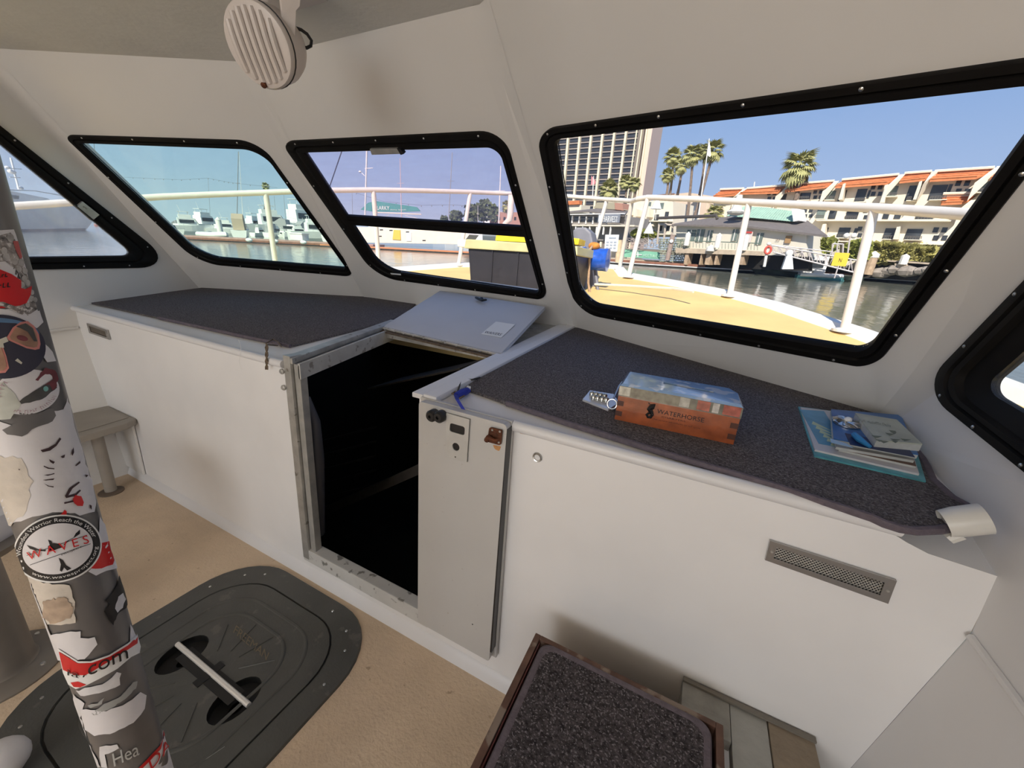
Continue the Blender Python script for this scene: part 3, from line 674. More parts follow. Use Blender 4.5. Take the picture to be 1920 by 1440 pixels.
slab('blue_book', [(1556, 774), (1686, 785), (1718, 860), (1560, 830)], .012, mat('blue_cover', (.035, .15, .40), .3, noise=(20, .25)), 'blue covered book under the small grey paperback', 'book', 'stack of books and charts', cover=True, deco=deco_blue)
zb_ = z
def deco_top(t, pl):
    mb = MB(); rr = random.Random(5)
    for k in range(9):
        x, y = 1632 + rr.random()*60, 806 + rr.random()*22
        mb.prism([pl(x, y, .0006), pl(x+12+8*rr.random(), y+2, .0006), pl(x+8, y+5, .0006)], pl.n*.0003)
    mb.build('cover_print', mat('grey_green_print', (.16, .19, .14), .5), t)
    smudge_on((4, 8, 5), lambda u, v: pl(1612 + 60*u - 2*v, 790 + 10.5*u - 5*v, .001), 4).build('cover_print', mat('faint_title', (.22, .24, .20), .5), t, recalc=False)
slab('paperback_book', [(1599, 786), (1676, 799), (1723, 846), (1638, 838)], .020, mat('grey_green_cover', (.46, .48, .40), .5, noise=(14, .15)), 'small grey-green paperback on top of the book stack', 'book', 'stack of books and charts', cover=True, deco=deco_top)
pl = deckP.off(zb_ + .001); c = pl(1587, 795); n_ = deckP.n
t = thing('ornate_buckle', c, 'silver octopus-armed ornament with a white pearl centre on the blue book', 'ornament')
a1 = n_.orthogonal().normalized(); a2 = n_.cross(a1)
MB().ball(c + n_*.012, .009, 14, 8).build('pearl', INKW, t, smooth=True)
MB().lathe(c, n_, [(.030, 0), (.030, .003), (.013, .009), (.011, .006)], 20).build('disc', STEEL, t, smooth=True)
for k in range(8):
    a = k*PI/4; d = a1*math.cos(a) + a2*math.sin(a); e_ = a1*math.cos(a+PI/2) + a2*math.sin(a+PI/2)
    MB().tube([c + d*.010 + n_*.008, c + d*.022 + e_*.005 + n_*.010, c + d*.030 + e_*.014 + n_*.007, c + d*.024 + e_*.021 + n_*.006], [.0045, .004, .003, .0015], 6).build('arm', STEEL, t, smooth=True)
o = MB().tube([pl(1602, 815, .006), pl(1612, 824, .008), pl(1632, 838, .004)], [.007, .008, .004], 8).build('blue_pen', mat('bright_blue_plastic', (.03, .22, .48), .3), smooth=True); tag(o, 'bright blue plastic marker lying between the ornament and the paperback', 'pen')

# PVC pipe stub at the right end
pc = aR + Vector((-.055, .02, .055))
t = thing('pipe_stub', pc, 'short white plastic pipe stub under the right end of the carpet', 'pipe')
ps = PY(.93); A_ = ps(1796, 978); B_ = ps(1848, 972)
d = (B_-A_).normalized()
MB().lathe(A_ , d, [(.024, -.02), (.027, 0), (.027, (B_-A_).length), (.0245, (B_-A_).length), (.0245, (B_-A_).length*.5)], 28, cap=False).build('pipe_wall', PVC, t, smooth=True)
MB().lathe(A_ , d, [(.0235, -.015), (.0235, 0)], 20).build('end_cap', PVC, t)
MB().tube([ps(1800, 1000), ps(1778, 1010)], [.012, .010], 8).build('spout', PVC, t, smooth=True)
# moulded shoulder that dips at the right end
fr_ = [face(*p) for p in ((1650, 985), (1672, 1000), (1700, 1017), (1740, 1038), (1800, 1058), (1872, 1081))] + [Vector((.66, YB, .93))]
bk_ = [dp_(.375, YB+.005), dp_(.40, .95, -.002), dp_(.43, .985, -.003), dp_(.47, 1.03, -.004), dp_(.53, 1.08, -.004), dp_(.58, 1.12, -.004), dp_(.66, 1.14, -.004)]
mid_ = [a.lerp(b, .5) - Vector((0, 0, .008)) for a, b in zip(fr_, bk_)]
o = MB().loops([fr_, mid_, bk_], closed=False).build('trim_10', GELC, smooth=True); tag(o, 'moulded shoulder where the bulkhead top dips at the right end', kind='structure')

# ------------------------------------------------------------------ ceiling spotlight
lc = Vector((-1.36, 1.02, ZC))
t = thing('spotlight', lc, 'cream swivel spotlight with ribbed lens hanging from the overhead', 'lamp')
fc = FW(497, 84, 1.0); v = (fc - CAM).normalized()
# place at the real distance below the ceiling
dist = 1.62; cF = CAM + ray(487, 86)*dist; cB = CAM + ray(531, 84)*(dist+.085)
ax = (cF - cB).normalized(); R_ = .1; Lb = (cF-cB).length
MB().lathe(cB, ax, [(.001, -.045), (.025, -.04), (.048, -.030), (.068, -.010), (.082, .015), (.093, .045), (.098, Lb-.012)], 36).build('housing', LAMPW, t, smooth=True)
MB().lathe(cB, ax, [(.0982, Lb-.014), (.1002, Lb-.012), (.1002, Lb-.009), (.0982, Lb-.008)], 36, cap=False).build('rim_gasket', BLKP, t, smooth=True)
MB().lathe(cB, ax, [(.098, Lb-.01), (.100, Lb), (.096, Lb+.008), (.088, Lb+.011), (.001, Lb+.008)], 36).build('bezel', LAMPW, t, smooth=True)
side = ax.cross(Vector((0, 0, 1))).normalized(); upv = side.cross(ax).normalized()
if upv.z < 0: upv = -upv
sd = ax.cross(upv)
for k in range(-3, 4):
    x = k*.0205; hh = math.sqrt(max(0, .083**2 - x*x))
    cc = cB + ax*(Lb+.010) + sd*x
    MB().tube([cc + upv*(-hh+ 2*hh*j/6) + ax*.006*math.sin(PI*j/6) for j in range(7)], .0085, 8).build('lens_rib', LAMPW, t, smooth=True)
MB().tube([cB + ax*(Lb+.008) - upv*.085 + sd*.02, cB + ax*(Lb+.018) - upv*.088 + sd*.02], .008, 8).build('screw', RUST, t)
kn = CAM + ray(549, 76)*(dist-.02); kn2 = CAM + ray(520, 78)*(dist+.02)
ka = (kn - kn2).normalized()
MB().lathe(kn, ka, [(.020, -.025), (.024, -.02), (.024, 0), (.018, .006)], 14).build('pivot_knob', LAMPW, t, smooth=True)
tp1 = CAM + ray(522, -24)*(dist-.03); tp2 = CAM + ray(556, -20)*(dist-.03)
MB().prism([CAM + ray(*p)*(dist-.02) for p in [(521, -25), (562, -22), (559, 12), (552, 20), (550, 68), (534, 72), (527, 30)]], ka*.006).build('bracket_arm', LAMPW, t, bevel=.001)
MB().prism([CAM + ray(*p)*(dist+.12) for p in [(466, -25), (500, -25), (500, 20), (471, 26)]], ka*.006).build('bracket_arm', LAMPW, t, bevel=.001)
MB().prism([(-1.50, .86, ZC), (-1.22, .86, ZC), (-1.22, 1.06, ZC), (-1.50, 1.06, ZC)], (0, 0, -.012)).build('mount_plate', LAMPW, t, bevel=.002)
MB().tube([CAM + ray(*p)*(dist+a) for p, a in (((484, -12), .08), ((480, 0), .06), ((482, 9), .05), ((492, 20), .03), ((503, 28), .02))], .0065, 8).build('cable', BLKP, t, smooth=True)
MB().tube([CAM + ray(*p)*(dist+.03) for p in ((503, 29), (512, 34), (524, 40))], .006, 8).build('cable_strain_relief', STEEL, t, smooth=True)
MB().tube([CAM + ray(*p)*(dist+.04) for p in ((553, 52), (565, 56), (576, 64), (584, 76), (583, 86), (575, 90), (565, 87))], .0045, 8).build('cable', BLKP, t, smooth=True)

# ------------------------------------------------------------------ floor hatch
def rrect(x0, x1, y0, y1, r, z, n=8):
    pts = []
    for cx, cy, a0 in ((x1-r, y1-r, 0), (x0+r, y1-r, 90), (x0+r, y0+r, 180), (x1-r, y0+r, 270)):
        for k in range(n+1):
            a = math.radians(a0 + 90*k/n); pts.append(Vector((cx + r*math.cos(a), cy + r*math.sin(a), z)))
    return pts
t = thing('floor_hatch', (-1.27, .45, 0), 'dark grey round-cornered hatch with a steel bar handle set in the tan floor', 'hatch')
O = lambda g, z: rrect(-1.70+g, -.855-g, .03+g, .875-g, .235-g*.5, z)
MB().loops([O(0, 0), O(.004, .008), O(.088, .009), O(.090, .001)]).build('rim', HATCHM, t, smooth=True)
MB().loops([O(.088, .002), O(.096, .002)]).build('seam', HATCHD, t)
def circ(cx, cy, r, n=20, z=0.0): return [Vector((cx + r*math.cos(2*PI*k/n), cy + r*math.sin(2*PI*k/n), z)) for k in range(n)]
hx0, hx1, hy = -1.415, -1.105, .449
def keyhole(s_):
    c = (hx0 if s_ < 0 else hx1); return [Vector((c + .058*math.cos(2*PI*k/24), hy + .078*math.sin(2*PI*k/24), .008)) for k in range(24)]
MB().holed(O(.095, .009), [keyhole(-1), keyhole(1)], (0, 0, -.006)).build('lid', HATCHM, t)
for s_ in (-1, 1):
    k_ = keyhole(s_); c = sum(k_, Vector())/24
    MB().loops([k_, [p + Vector((0,0,-.03)) for p in k_], [c + (p-c)*.3 + Vector((0,0,-.036)) for p in k_]]).build('finger_well', HATCHD, t, smooth=True)
MB().tube([(hx0-.055, hy+.01, .010), (hx1+.055, hy+.01, .010)], .0085, 10).build('handle_bar', mat('polished_bar', (.92,.90,.86), .3, .5), t, smooth=True)
MB().prism([(x, y, .0092) for x, y in ((hx0, hy-.022), (hx1, hy-.022), (hx1, hy+.03), (hx0, hy+.03))], (0,0,.0006)).build('handle_channel', HATCHD, t)
MB().box(((hx0+hx1)/2, hy+.005, .010), (.03, .085, .003)).build('handle_bracket', HATCHD, t)
# moulded ribs of the lid
mb = MB()
for g in (.155, .215):
    mb.loops([O(g, .009), O(g+.003, .0118), O(g+.009, .0118), O(g+.012, .009)])
mb.build('raised_rib', HATCHM, t, smooth=True)
for a in range(12):
    th_ = a*PI/6 + .26; c = Vector(((hx0+hx1)/2, hy, .0092)); d = Vector((math.cos(th_), math.sin(th_), 0))
    if abs(d.y) < .3: continue
    MB().tube([c + d*.09, c + d*.20], .0022, 5).build('radial_rib', HATCHM, t)
fl = PZ(.0095)
text_px('FREEMAN', fl, (437, 1186), (499, 1238), (6, -14), .0012).build('moulded_lettering', mat('letter_brown', (.19, .15, .10), .6), t, recalc=False)
for k in range(14):
    L_ = O(.045, .0085); p = L_[int(len(L_)*(k+.3)/14)]
    MB().lathe(p, (0, 0, 1), [(.005, 0), (.004, .0015), (.001, .002)], 8).build('screw', STEEL, t)
# scratch
MB().tube([(-1.02, .30, .0095), (-1.0, .36, .0095)], .001, 4).build('scratch', mat('scratch_grey', (.3,.3,.28), .5), t)

# ------------------------------------------------------------------ sticker covered pole
PA = math.radians(-79.1); PD = .80; PR = PD*math.sin(math.radians(2.98))
pc = Vector((math.sin(PA)*PD, math.cos(PA)*PD, 0))
t = thing('support_pole', pc, 'grey overhead support pole plastered with torn stickers at the left', 'pole')
MB().lathe(pc, (0, 0, 1), [(PR, 0), (PR, ZC)], 64, cap=False).build('tube', GREYP, t, smooth=True)
MB().lathe(pc, (0, 0, 1), [(PR*1.7, 0), (PR*1.7, .008), (PR*1.05, .012)], 32).build('base_flange', STEEL, t, smooth=True)
def cyl(px, py, h=.0):
    """pixel -> point on the pole's surface (clamped at the silhouette)"""
    d = ray(px, py); o = CAM - pc; R = PR + h
    a = d.x*d.x + d.y*d.y; b = 2*(o.x*d.x + o.y*d.y); c = o.x*o.x + o.y*o.y - R*R; D_ = b*b - 4*a*c
    tt = (-b - math.sqrt(max(0, D_)))/(2*a); p = CAM + d*tt
    if D_ < 0:
        q = p - pc; zz = p.z; q.z = 0; q = q.normalized()*R; p = pc + q; p.z = zz
    return p
def dec(name, poly, m, lay=1, label=None):
    """sticker outline in pixels, diced so it hugs the tube"""
    poly = [Vector(p) for p in poly]
    b = bmesh.new(); vs = [b.verts.new((p.x, p.y, 0)) for p in poly]
    for t3 in tessellate_polygon([[Vector((p.x, p.y, 0)) for p in poly]]):
        try: b.faces.new([vs[i_] for i_ in t3])
        except ValueError: pass
    # dice by vertical-ish cuts perpendicular to the pole axis image direction
    ax_ = Vector((.955, .30, 0))
    x0 = min(v.co.dot(ax_) for v in b.verts); x1 = max(v.co.dot(ax_) for v in b.verts)
    x = x0 + 7
    while x < x1:
        bmesh.ops.bisect_plane(b, geom=b.verts[:] + b.edges[:] + b.faces[:], plane_co=ax_*x, plane_no=ax_); x += 7
    b.verts.ensure_lookup_table(); b.verts.index_update()
    mb = MB(); mb.add([cyl(v.co.x, v.co.y, .00035*lay) for v in b.verts], [[v.index for v in f.verts] for f in b.faces]); b.free()
    return mb.build(name, m, t, recalc=False, smooth=True, label=label)
def ragged(poly, amp=3, seed=0, step=9):
    rr = random.Random(seed); out = []
    P = [Vector(p) for p in poly]
    for a, b in zip(P, P[1:] + P[:1]):
        n = max(1, int((b-a).length/step))
        for k in range(n):
            q = a.lerp(b, k/n); out.append((q.x + rr.uniform(-amp, amp), q.y + rr.uniform(-amp, amp)))
    return out
def arcpts(cx, cy, rx, ry, rot, a0=0, a1=360, n=40):
    r = math.radians(rot); out = []
    for k in range(n):
        a = math.radians(a0 + (a1-a0)*k/(n if a1-a0 == 360 else n-1)); x, y = rx*math.cos(a), ry*math.sin(a)
        out.append((cx + x*math.cos(r) - y*math.sin(r), cy + x*math.sin(r) + y*math.cos(r)))
    return out
BEADM = mat('printed_beads', (.30, .27, .25), .4, noise=(130, .8), speck=(260, (.65,.62,.60), .58))
NAVY = mat('navy_print2', (.030, .030, .055), .4); BLUEP = mat('blue_print', (.10, .20, .36), .4, noise=(20, .3))
SKIN = mat('tan_print', (.42, .24, .16), .5, noise=(40, .35)); SALM = mat('salmon_print', (.66, .25, .22), .4); MAR = mat('maroon_print', (.18, .04, .05), .5, noise=(60,.3)); CHAR = mat('charcoal_print', (.07, .07, .068), .5, noise=(60,.3)); CREAMP = mat('cream_print', (.60, .58, .50), .5, noise=(60,.2))
WH2 = mat('white_vinyl_b', (.70, .69, .70), .45, noise=(50, .08), bump=(40, .25))
# top: pale foil, beads photograph sticker, red sticker
dec('sticker', [(-60, 436), (26, 430), (30, 440), (48, 500), (62, 560), (78, 600), (-60, 640)], WHT, 1)
dec('bead_sticker', [(-40, 452), (20, 436), (36, 462), (46, 500), (60, 545), (70, 580), (52, 592), (38, 578), (44, 540), (32, 505), (10, 490), (-40, 495)], BEADM, 2, label='sticker printed with silver beads')
for k, (x, y, r_b) in enumerate([(8, 470, 7), (20, 446, 8), (12, 482, 8), (28, 490, 7), (40, 492, 7), (47, 508, 6), (36, 505, 6), (46, 522, 6), (43, 534, 5), (52, 530, 6), (44, 545, 5), (60, 548, 5), (58, 560, 6), (52, 572, 5), (66, 562, 5)]):
    dec('bead', arcpts(x, y, r_b*.85, r_b, -15, n=10), mat('bead_light', (.45,.43,.41), .3, noise=(90,.4)), 3)
dec('red_patch', [(24, 452), (34, 452), (42, 482), (38, 486), (30, 470)], mat('dull_red', (.50,.10,.09), .4), 3)
dec('red_sticker', [(-50, 498), (0, 505), (22, 514), (40, 526), (40, 540), (48, 542), (60, 536), (58, 552), (50, 568), (30, 576), (0, 578), (-50, 585)], REDP, 4, label='red sticker with black lettering')
smudge_on((3, 3), lambda u, v: cyl(-30 + 46*u + v, 524 - 5*u - 10*v, .0022), 5).build('sticker_text', INK, t, recalc=False)
smudge_on((6,), lambda u, v: cyl(-30 + 52*u + v, 543 - 5*u - 9*v, .0022), 6).build('sticker_text', INK, t, recalc=False)
dec('chain_print', [(-40, 566), (6, 566), (28, 574), (48, 572), (52, 582), (42, 590), (28, 584), (4, 574), (-40, 576)], BEADM, 5)
dec('sticker', ragged([(-60, 582), (20, 578), (52, 590), (74, 582), (82, 605), (60, 620), (-60, 640)], 1.5, 2), WHT, 2)
# big round mask sticker
dec('round_sticker', arcpts(2, 650, 84, 60, 4, n=48), NAVY, 6, label='round navy sticker showing a dive mask')
dec('round_sticker_glow', arcpts(0, 622, 74, 26, 4, 180, 360, 20) + [(70, 622), (30, 606), (-10, 604), (-60, 618)], BLUEP, 7)
def pear(x0, y0, pts, s=1): return [(x0 + a*s, y0 + b*s) for a, b in pts]
lens = [(13, 632), (24, 614), (38, 604), (52, 602), (64, 611), (73, 627), (76, 645), (74, 654), (66, 656), (50, 653), (32, 645), (16, 638)]
dec('mask_rim', lens, SALM, 8)
c_ = Vector((47, 630)); dec('mask_lens', [tuple(c_.lerp(Vector(p), .84)) for p in lens], SKIN, 9)
dec('mask_eye', arcpts(42, 634, 11, 5, 15, n=14), MAR, 10)
dec('mask_hair', [(30, 612), (48, 606), (62, 616), (70, 640), (64, 640), (52, 622), (40, 616)], CHAR, 10)
lens2 = [(-30, 648), (4, 646), (12, 668), (17, 690), (10, 699), (-30, 702)]
dec('mask_rim', lens2, SALM, 8); c_ = Vector((-10, 672)); dec('mask_lens', [tuple(c_.lerp(Vector(p), .84)) for p in lens2], SKIN, 9)
dec('mask_bridge', [(-30, 636), (0, 636), (12, 631), (16, 640), (6, 644), (8, 652), (2, 652), (-30, 648)], CREAMP, 9)
dec('mask_highlight', [(33, 672), (42, 680), (40, 683), (28, 676)], CREAMP, 9)
# ghost white sticker with crab-like print, ring text
dec('sticker', ragged([(84, 645), (100, 660), (104, 676), (88, 680), (80, 668)], 1.5, 4), WHT, 4)
dec('sticker', arcpts(50, 735, 62, 42, -8, n=40), WHT, 5, label='white oval sticker with a maroon print')
dec('oval_print', ragged([(66, 712), (84, 690), (104, 694), (110, 712), (104, 722), (96, 700), (84, 702), (72, 714)], 1, 5, 5), MAR, 6)
dec('oval_print', ragged([(36, 752), (60, 735), (82, 722), (102, 716), (108, 726), (96, 736), (80, 748), (56, 754), (40, 758)], 1, 6, 6), CHAR, 7)
dec('oval_print', ragged([(84, 722), (104, 708), (108, 724), (98, 732), (92, 722)], 1, 7, 5), MAR, 8)
dec('oval_print', arcpts(86, 729, 5, 5, 0, n=10), mat('teal_dot', (.20, .46, .44), .5), 9)
mbt = MB()
def ring_smudge(words, cx, cy, rx, ry, rot, a0, a1, hgt, m, flip=False, lay=.003):
    r = math.radians(rot)
    def f(u, v):
        a = math.radians(a0 + (a1-a0)*u); k = (1 + (v-.5)*hgt) if not flip else (1 - (v-.5)*hgt)
        x, y = rx*k*math.cos(a), ry*k*math.sin(a)
        return cyl(cx + x*math.cos(r) - y*math.sin(r), cy + x*math.sin(r) + y*math.cos(r), lay)
    smudge_on(words, f, 9).build('sticker_text', m, t, recalc=False)
def ring_text(s, cx, cy, rx, ry, rot, a0, a1, hgt, m, flip=False, lay=.003, nm='sticker_text'):
    r = math.radians(rot)
    def f(u, v):
        a = math.radians(a0 + (a1-a0)*u); k = (1 + (v-.5)*hgt) if not flip else (1 - (v-.5)*hgt)
        x, y = rx*k*math.cos(a), ry*k*math.sin(a)
        return cyl(cx + x*math.cos(r) - y*math.sin(r), cy + x*math.sin(r) + y*math.cos(r), lay)
    text_on(s, f).build(nm, m, t, recalc=False)
PINK = mat('faded_pink', (.48, .34, .38), .5)
ring_smudge((3, 5, 9), 50, 735, 54, 35, -8, 120, 20, .2, PINK, True)
ring_smudge((5,), 50, 735, 54, 35, -8, 175, 235, .2, PINK)
dec('sticker', ragged([(-40, 730), (6, 716), (30, 740), (40, 760), (20, 785), (-40, 790)], 2, 8), mat('pale_green_vinyl', (.58,.60,.54), .45, noise=(50,.15)), 6)
# large white torn sheets
dec('torn_sticker', ragged([(-40, 775), (26, 800), (60, 796), (100, 772), (120, 766), (127, 745), (136, 780), (150, 830), (168, 890), (180, 930), (178, 958), (166, 962), (150, 965), (100, 960), (60, 970), (10, 985), (-40, 985)], 2, 9), WHT, 3, label='large torn white sticker')
dec('torn_sticker', ragged([(-40, 850), (40, 860), (60, 900), (50, 960), (20, 985), (-40, 990)], 3, 10), CREAMV, 4)
dec('grey_patch', ragged([(4, 806), (30, 792), (38, 774), (60, 776), (100, 766), (106, 780), (100, 790), (70, 800), (40, 818), (14, 816)], 1.5, 11), GREYP, 5)
BR = mat('dark_ink', (.045, .02, .025), .5)
for q in ([(76, 844), (90, 840), (104, 832), (112, 820), (115, 823), (106, 836), (94, 845), (80, 848)], [(134, 850), (138, 838), (139, 848), (136, 855)], [(114, 856), (122, 852), (121, 858), (117, 859)], [(92, 861), (103, 866), (100, 870), (94, 866)], [(82, 873), (92, 877), (102, 878), (102, 880), (90, 879), (82, 875)], [(82, 891), (96, 889), (102, 887), (102, 889), (90, 892)], [(80, 900), (96, 898), (102, 897), (100, 900), (86, 901)], [(82, 906), (92, 911), (101, 912), (100, 914), (90, 912)],
          [(122, 930), (130, 915), (148, 903), (150, 905), (136, 916), (128, 929), (142, 925), (150, 918), (152, 920), (142, 930), (124, 934)], [(120, 942), (138, 938), (138, 941), (121, 945)], [(160, 890), (166, 891), (162, 895)], [(168, 946), (172, 948), (172, 956), (169, 952)], [(34, 879), (38, 880), (36, 882)], [(141, 873), (150, 864), (151, 868), (143, 874)]):
    dec('ink_stroke', q, BR, 6)
dec('red_blotch', ragged([(136, 936), (142, 928), (152, 930), (158, 942), (156, 948), (146, 948), (140, 944)], 1, 12, 5), REDP, 7)
dec('red_blotch', ragged([(112, 966), (122, 956), (126, 960), (124, 966), (118, 970)], 1, 13, 5), REDP, 7)
# the round WAVES sticker
dec('waves_sticker', arcpts(108, 1029, 84, 63, -12, n=56), INKW, 8, label='oval black and white sticker reading WAVES')
dec('waves_ring', arcpts(108, 1029, 81, 60, -12, n=56), INK, 9)
dec('waves_field', arcpts(108, 1029, 67, 47, -12, n=48), WHT, 10)
ring_text('Wounded Warrior Reach the Water', 108, 1029, 74, 53.5, -12, 182, 352, .125, INKW, lay=.0048)
ring_text('www.wavesproject.org', 108, 1029, 74, 53.5, -12, 140, 12, .125, INKW, True, lay=.0048)
text_px('W A V E S', lambda x, y, h: cyl(x, y, .0048), (53, 1051), (168, 1018), (-4, -15), 0).build('sticker_text', REDP, t, recalc=False)
for a, b in (((50, 1041), (163, 1003)), ((56, 1059), (170, 1019))):
    dec('waves_line', [a, b, (b[0], b[1]+1), (a[0], a[1]+1)], INK, 12)
text_px('PROJECT', lambda x, y, h: cyl(x, y, .0048), (116, 1043), (155, 1027), (-1, -4), 0).build('sticker_text', CHAR, t, recalc=False)
for q in ([(90, 1012), (96, 1014), (103, 1026), (96, 1030)], [(50, 1022), (60, 1025), (72, 1030), (86, 1031), (85, 1034), (66, 1032), (56, 1029)], [(119, 1021), (126, 1014), (138, 1008), (142, 1000), (150, 993), (150, 1001), (141, 1007), (130, 1013), (121, 1022)], [(90, 1024), (100, 1018), (112, 1020), (118, 1026), (100, 1032), (90, 1033)], [(110, 1046), (118, 1050), (124, 1060), (134, 1066), (126, 1070), (120, 1064), (116, 1072), (112, 1070), (114, 1058)]):
    dec('diver_print', q, INK, 11)
# right side reds, black mark, lower stickers
dec('red_patch', ragged([(190, 1018), (205, 1014), (208, 1030), (215, 1050), (212, 1058), (190, 1066), (168, 1066), (184, 1048), (191, 1030)], .8, 14), REDP, 5)
dec('torn_sticker', ragged([(186, 970), (196, 985), (210, 1035), (220, 1065), (180, 1078), (165, 1072), (188, 1040)], 1.5, 15), WHT, 4)
dec('black_letter', ragged([(224, 1078), (228, 1090), (240, 1120), (238, 1140), (222, 1150), (212, 1172), (204, 1162), (196, 1146), (206, 1132), (196, 1126), (212, 1112), (220, 1096)], 1, 16, 6), INK, 6, label='black remnant of a torn letter')
dec('black_letter_core', ragged([(222, 1118), (230, 1112), (236, 1124), (230, 1140), (220, 1148), (216, 1140)], 1, 17, 6), WH2, 7)
dec('torn_sticker', ragged([(20, 1000), (50, 1075), (80, 1092), (130, 1096), (138, 1120), (140, 1150), (142, 1168), (60, 1176)], 2.5, 18), CREAMV, 4)
dec('torn_sticker', ragged([(55, 1090), (75, 1140), (95, 1190), (150, 1182), (152, 1196), (178, 1196), (182, 1210), (172, 1222), (160, 1236), (120, 1240), (80, 1230)], 2, 19), WHT, 5)
dec('tan_residue', ragged([(78, 1126), (120, 1120), (140, 1140), (134, 1160), (100, 1170), (80, 1160)], 3, 20, 5), mat('tan_residue', (.44,.33,.24), .7, noise=(60,.2)), 6)
dec('torn_sticker', ragged([(245, 1170), (258, 1196), (264, 1215), (246, 1215), (243, 1190)], 1, 21), WHT, 4)
dec('banner_sticker', [(108, 1216), (146, 1240), (170, 1240), (205, 1228), (240, 1206), (262, 1186), (268, 1210), (262, 1224), (246, 1232), (220, 1254), (188, 1272), (160, 1286), (142, 1292), (128, 1284), (118, 1262)], INKW, 8, label='white and red banner sticker ending in .com')
dec('banner_red', [(110, 1222), (146, 1244), (172, 1243), (206, 1231), (240, 1210), (262, 1190), (258, 1206), (240, 1218), (205, 1240), (175, 1258), (160, 1266), (140, 1266), (118, 1256)], REDP, 9)
dec('banner_red', [(132, 1280), (146, 1278), (162, 1284), (150, 1289), (138, 1288)], REDP, 9)
text_px('com', lambda x, y, h: cyl(x, y, .0046), (166, 1268), (241, 1234), (-2, -17), 0).build('sticker_text', INK, t, recalc=False)
text_px('.', lambda x, y, h: cyl(x, y, .0046), (155, 1271), (159, 1269), (0, -4), 0).build('sticker_text', INK, t, recalc=False)
text_px('ia', lambda x, y, h: cyl(x, y, .0046), (126, 1266), (148, 1272), (0, -11), 0).build('sticker_text', INK, t, recalc=False)
dec('torn_sticker', ragged([(140, 1296), (190, 1284), (218, 1262), (226, 1262), (224, 1284), (196, 1296), (150, 1306)], 2, 22), WH2, 5)
dec('torn_sticker', ragged([(150, 1330), (200, 1334), (240, 1318), (262, 1298), (274, 1304), (272, 1330), (250, 1356), (216, 1374), (176, 1380), (158, 1368)], 1.5, 23), WHT, 5)
dec('scuffed_film', ragged([(136, 1300), (160, 1318), (150, 1345), (168, 1400), (190, 1440), (176, 1440), (140, 1340)], 2, 24), WH2, 4)
SCR = mat('grey_scrawl', (.36, .37, .36), .4)
for q in ([(172, 1336), (196, 1320), (226, 1306), (250, 1280), (258, 1278), (256, 1290), (236, 1310), (206, 1330), (176, 1342)], [(164, 1322), (184, 1318), (196, 1308), (190, 1320), (170, 1328)]):
    dec('grey_scrawl', ragged(q, 1.2, 25, 6), SCR, 5)
dec('torn_sticker', ragged([(298, 1306), (306, 1330), (316, 1356), (306, 1360), (300, 1335)], .8, 26), WHT, 4)
text_px('Hea', lambda x, y, h: cyl(x, y, .0026), (214, 1438), (262, 1415), (-4, -24), 0).build('sticker_text', mat('pale_letters', (.45,.46,.44), .5), t, recalc=False)
dec('lower_sticker', [(262, 1442), (280, 1420), (300, 1398), (316, 1362), (330, 1390), (338, 1442)], WHT, 5, label='white sticker with red lettering at the foot of the frame')
dec('lower_red_line', [(258, 1442), (276, 1424), (300, 1398), (318, 1362), (320, 1368), (302, 1404), (280, 1428), (264, 1444)], REDP, 6)
text_px('DA', lambda x, y, h: cyl(x, y, .0034), (284, 1444), (326, 1396), (-6, -17), 0).build('sticker_text', REDP, t, recalc=False)
dec('torn_sticker', ragged([(186, 1400), (220, 1396), (222, 1404), (196, 1416), (200, 1440), (188, 1440)], 1.5, 27), WH2, 4)

# ------------------------------------------------------------------ seat pedestal at far left
sp = PZ(0)(8, 1262); 
t = thing('helm_seat', (sp.x, sp.y, 0), 'grey pedestal seat with a white plastic shell, cut off by the left edge', 'seat')
sx = sp.x - .0; c0 = Vector((sp.x-.02, sp.y, 0))
PEDM = mat('pedestal_metal', (.24, .215, .19), .45, .3, noise=(9, .08))
MB().lathe(c0, (0,0,1), [(.150, 0), (.150, .006), (.142, .014), (.085, .020), (.078, .03), (.076, .46)], 36).build('pedestal', PEDM, t, smooth=True)
MB().lathe(c0, (0,0,1), [(.09, .44), (.14, .47), (.16, .50)], 32).build('swivel', PEDM, t, smooth=True)
MB().lathe(c0 + Vector((-.08, .0, 0)), (0,0,1), [(.14, .485), (.185, .50), (.20, .54), (.19, .58), (.05, .59)], 36).build('seat_shell', WHT, t, smooth=True)
for k in range(4):
    a = .6 + k*PI/2; MB().lathe(c0 + Vector((.12*math.cos(a), .12*math.sin(a), .015)), (0,0,1), [(.008, 0), (.006, .005)], 8).build('bolt', STEEL, t)
o = MB().ball(PZ(.06)(-6, 1432), .06, 20, 10, (1,1,.8)).build('white_fender_ball', WHT, smooth=True); tag(o, 'white rounded plastic object in the bottom left corner', 'fender')

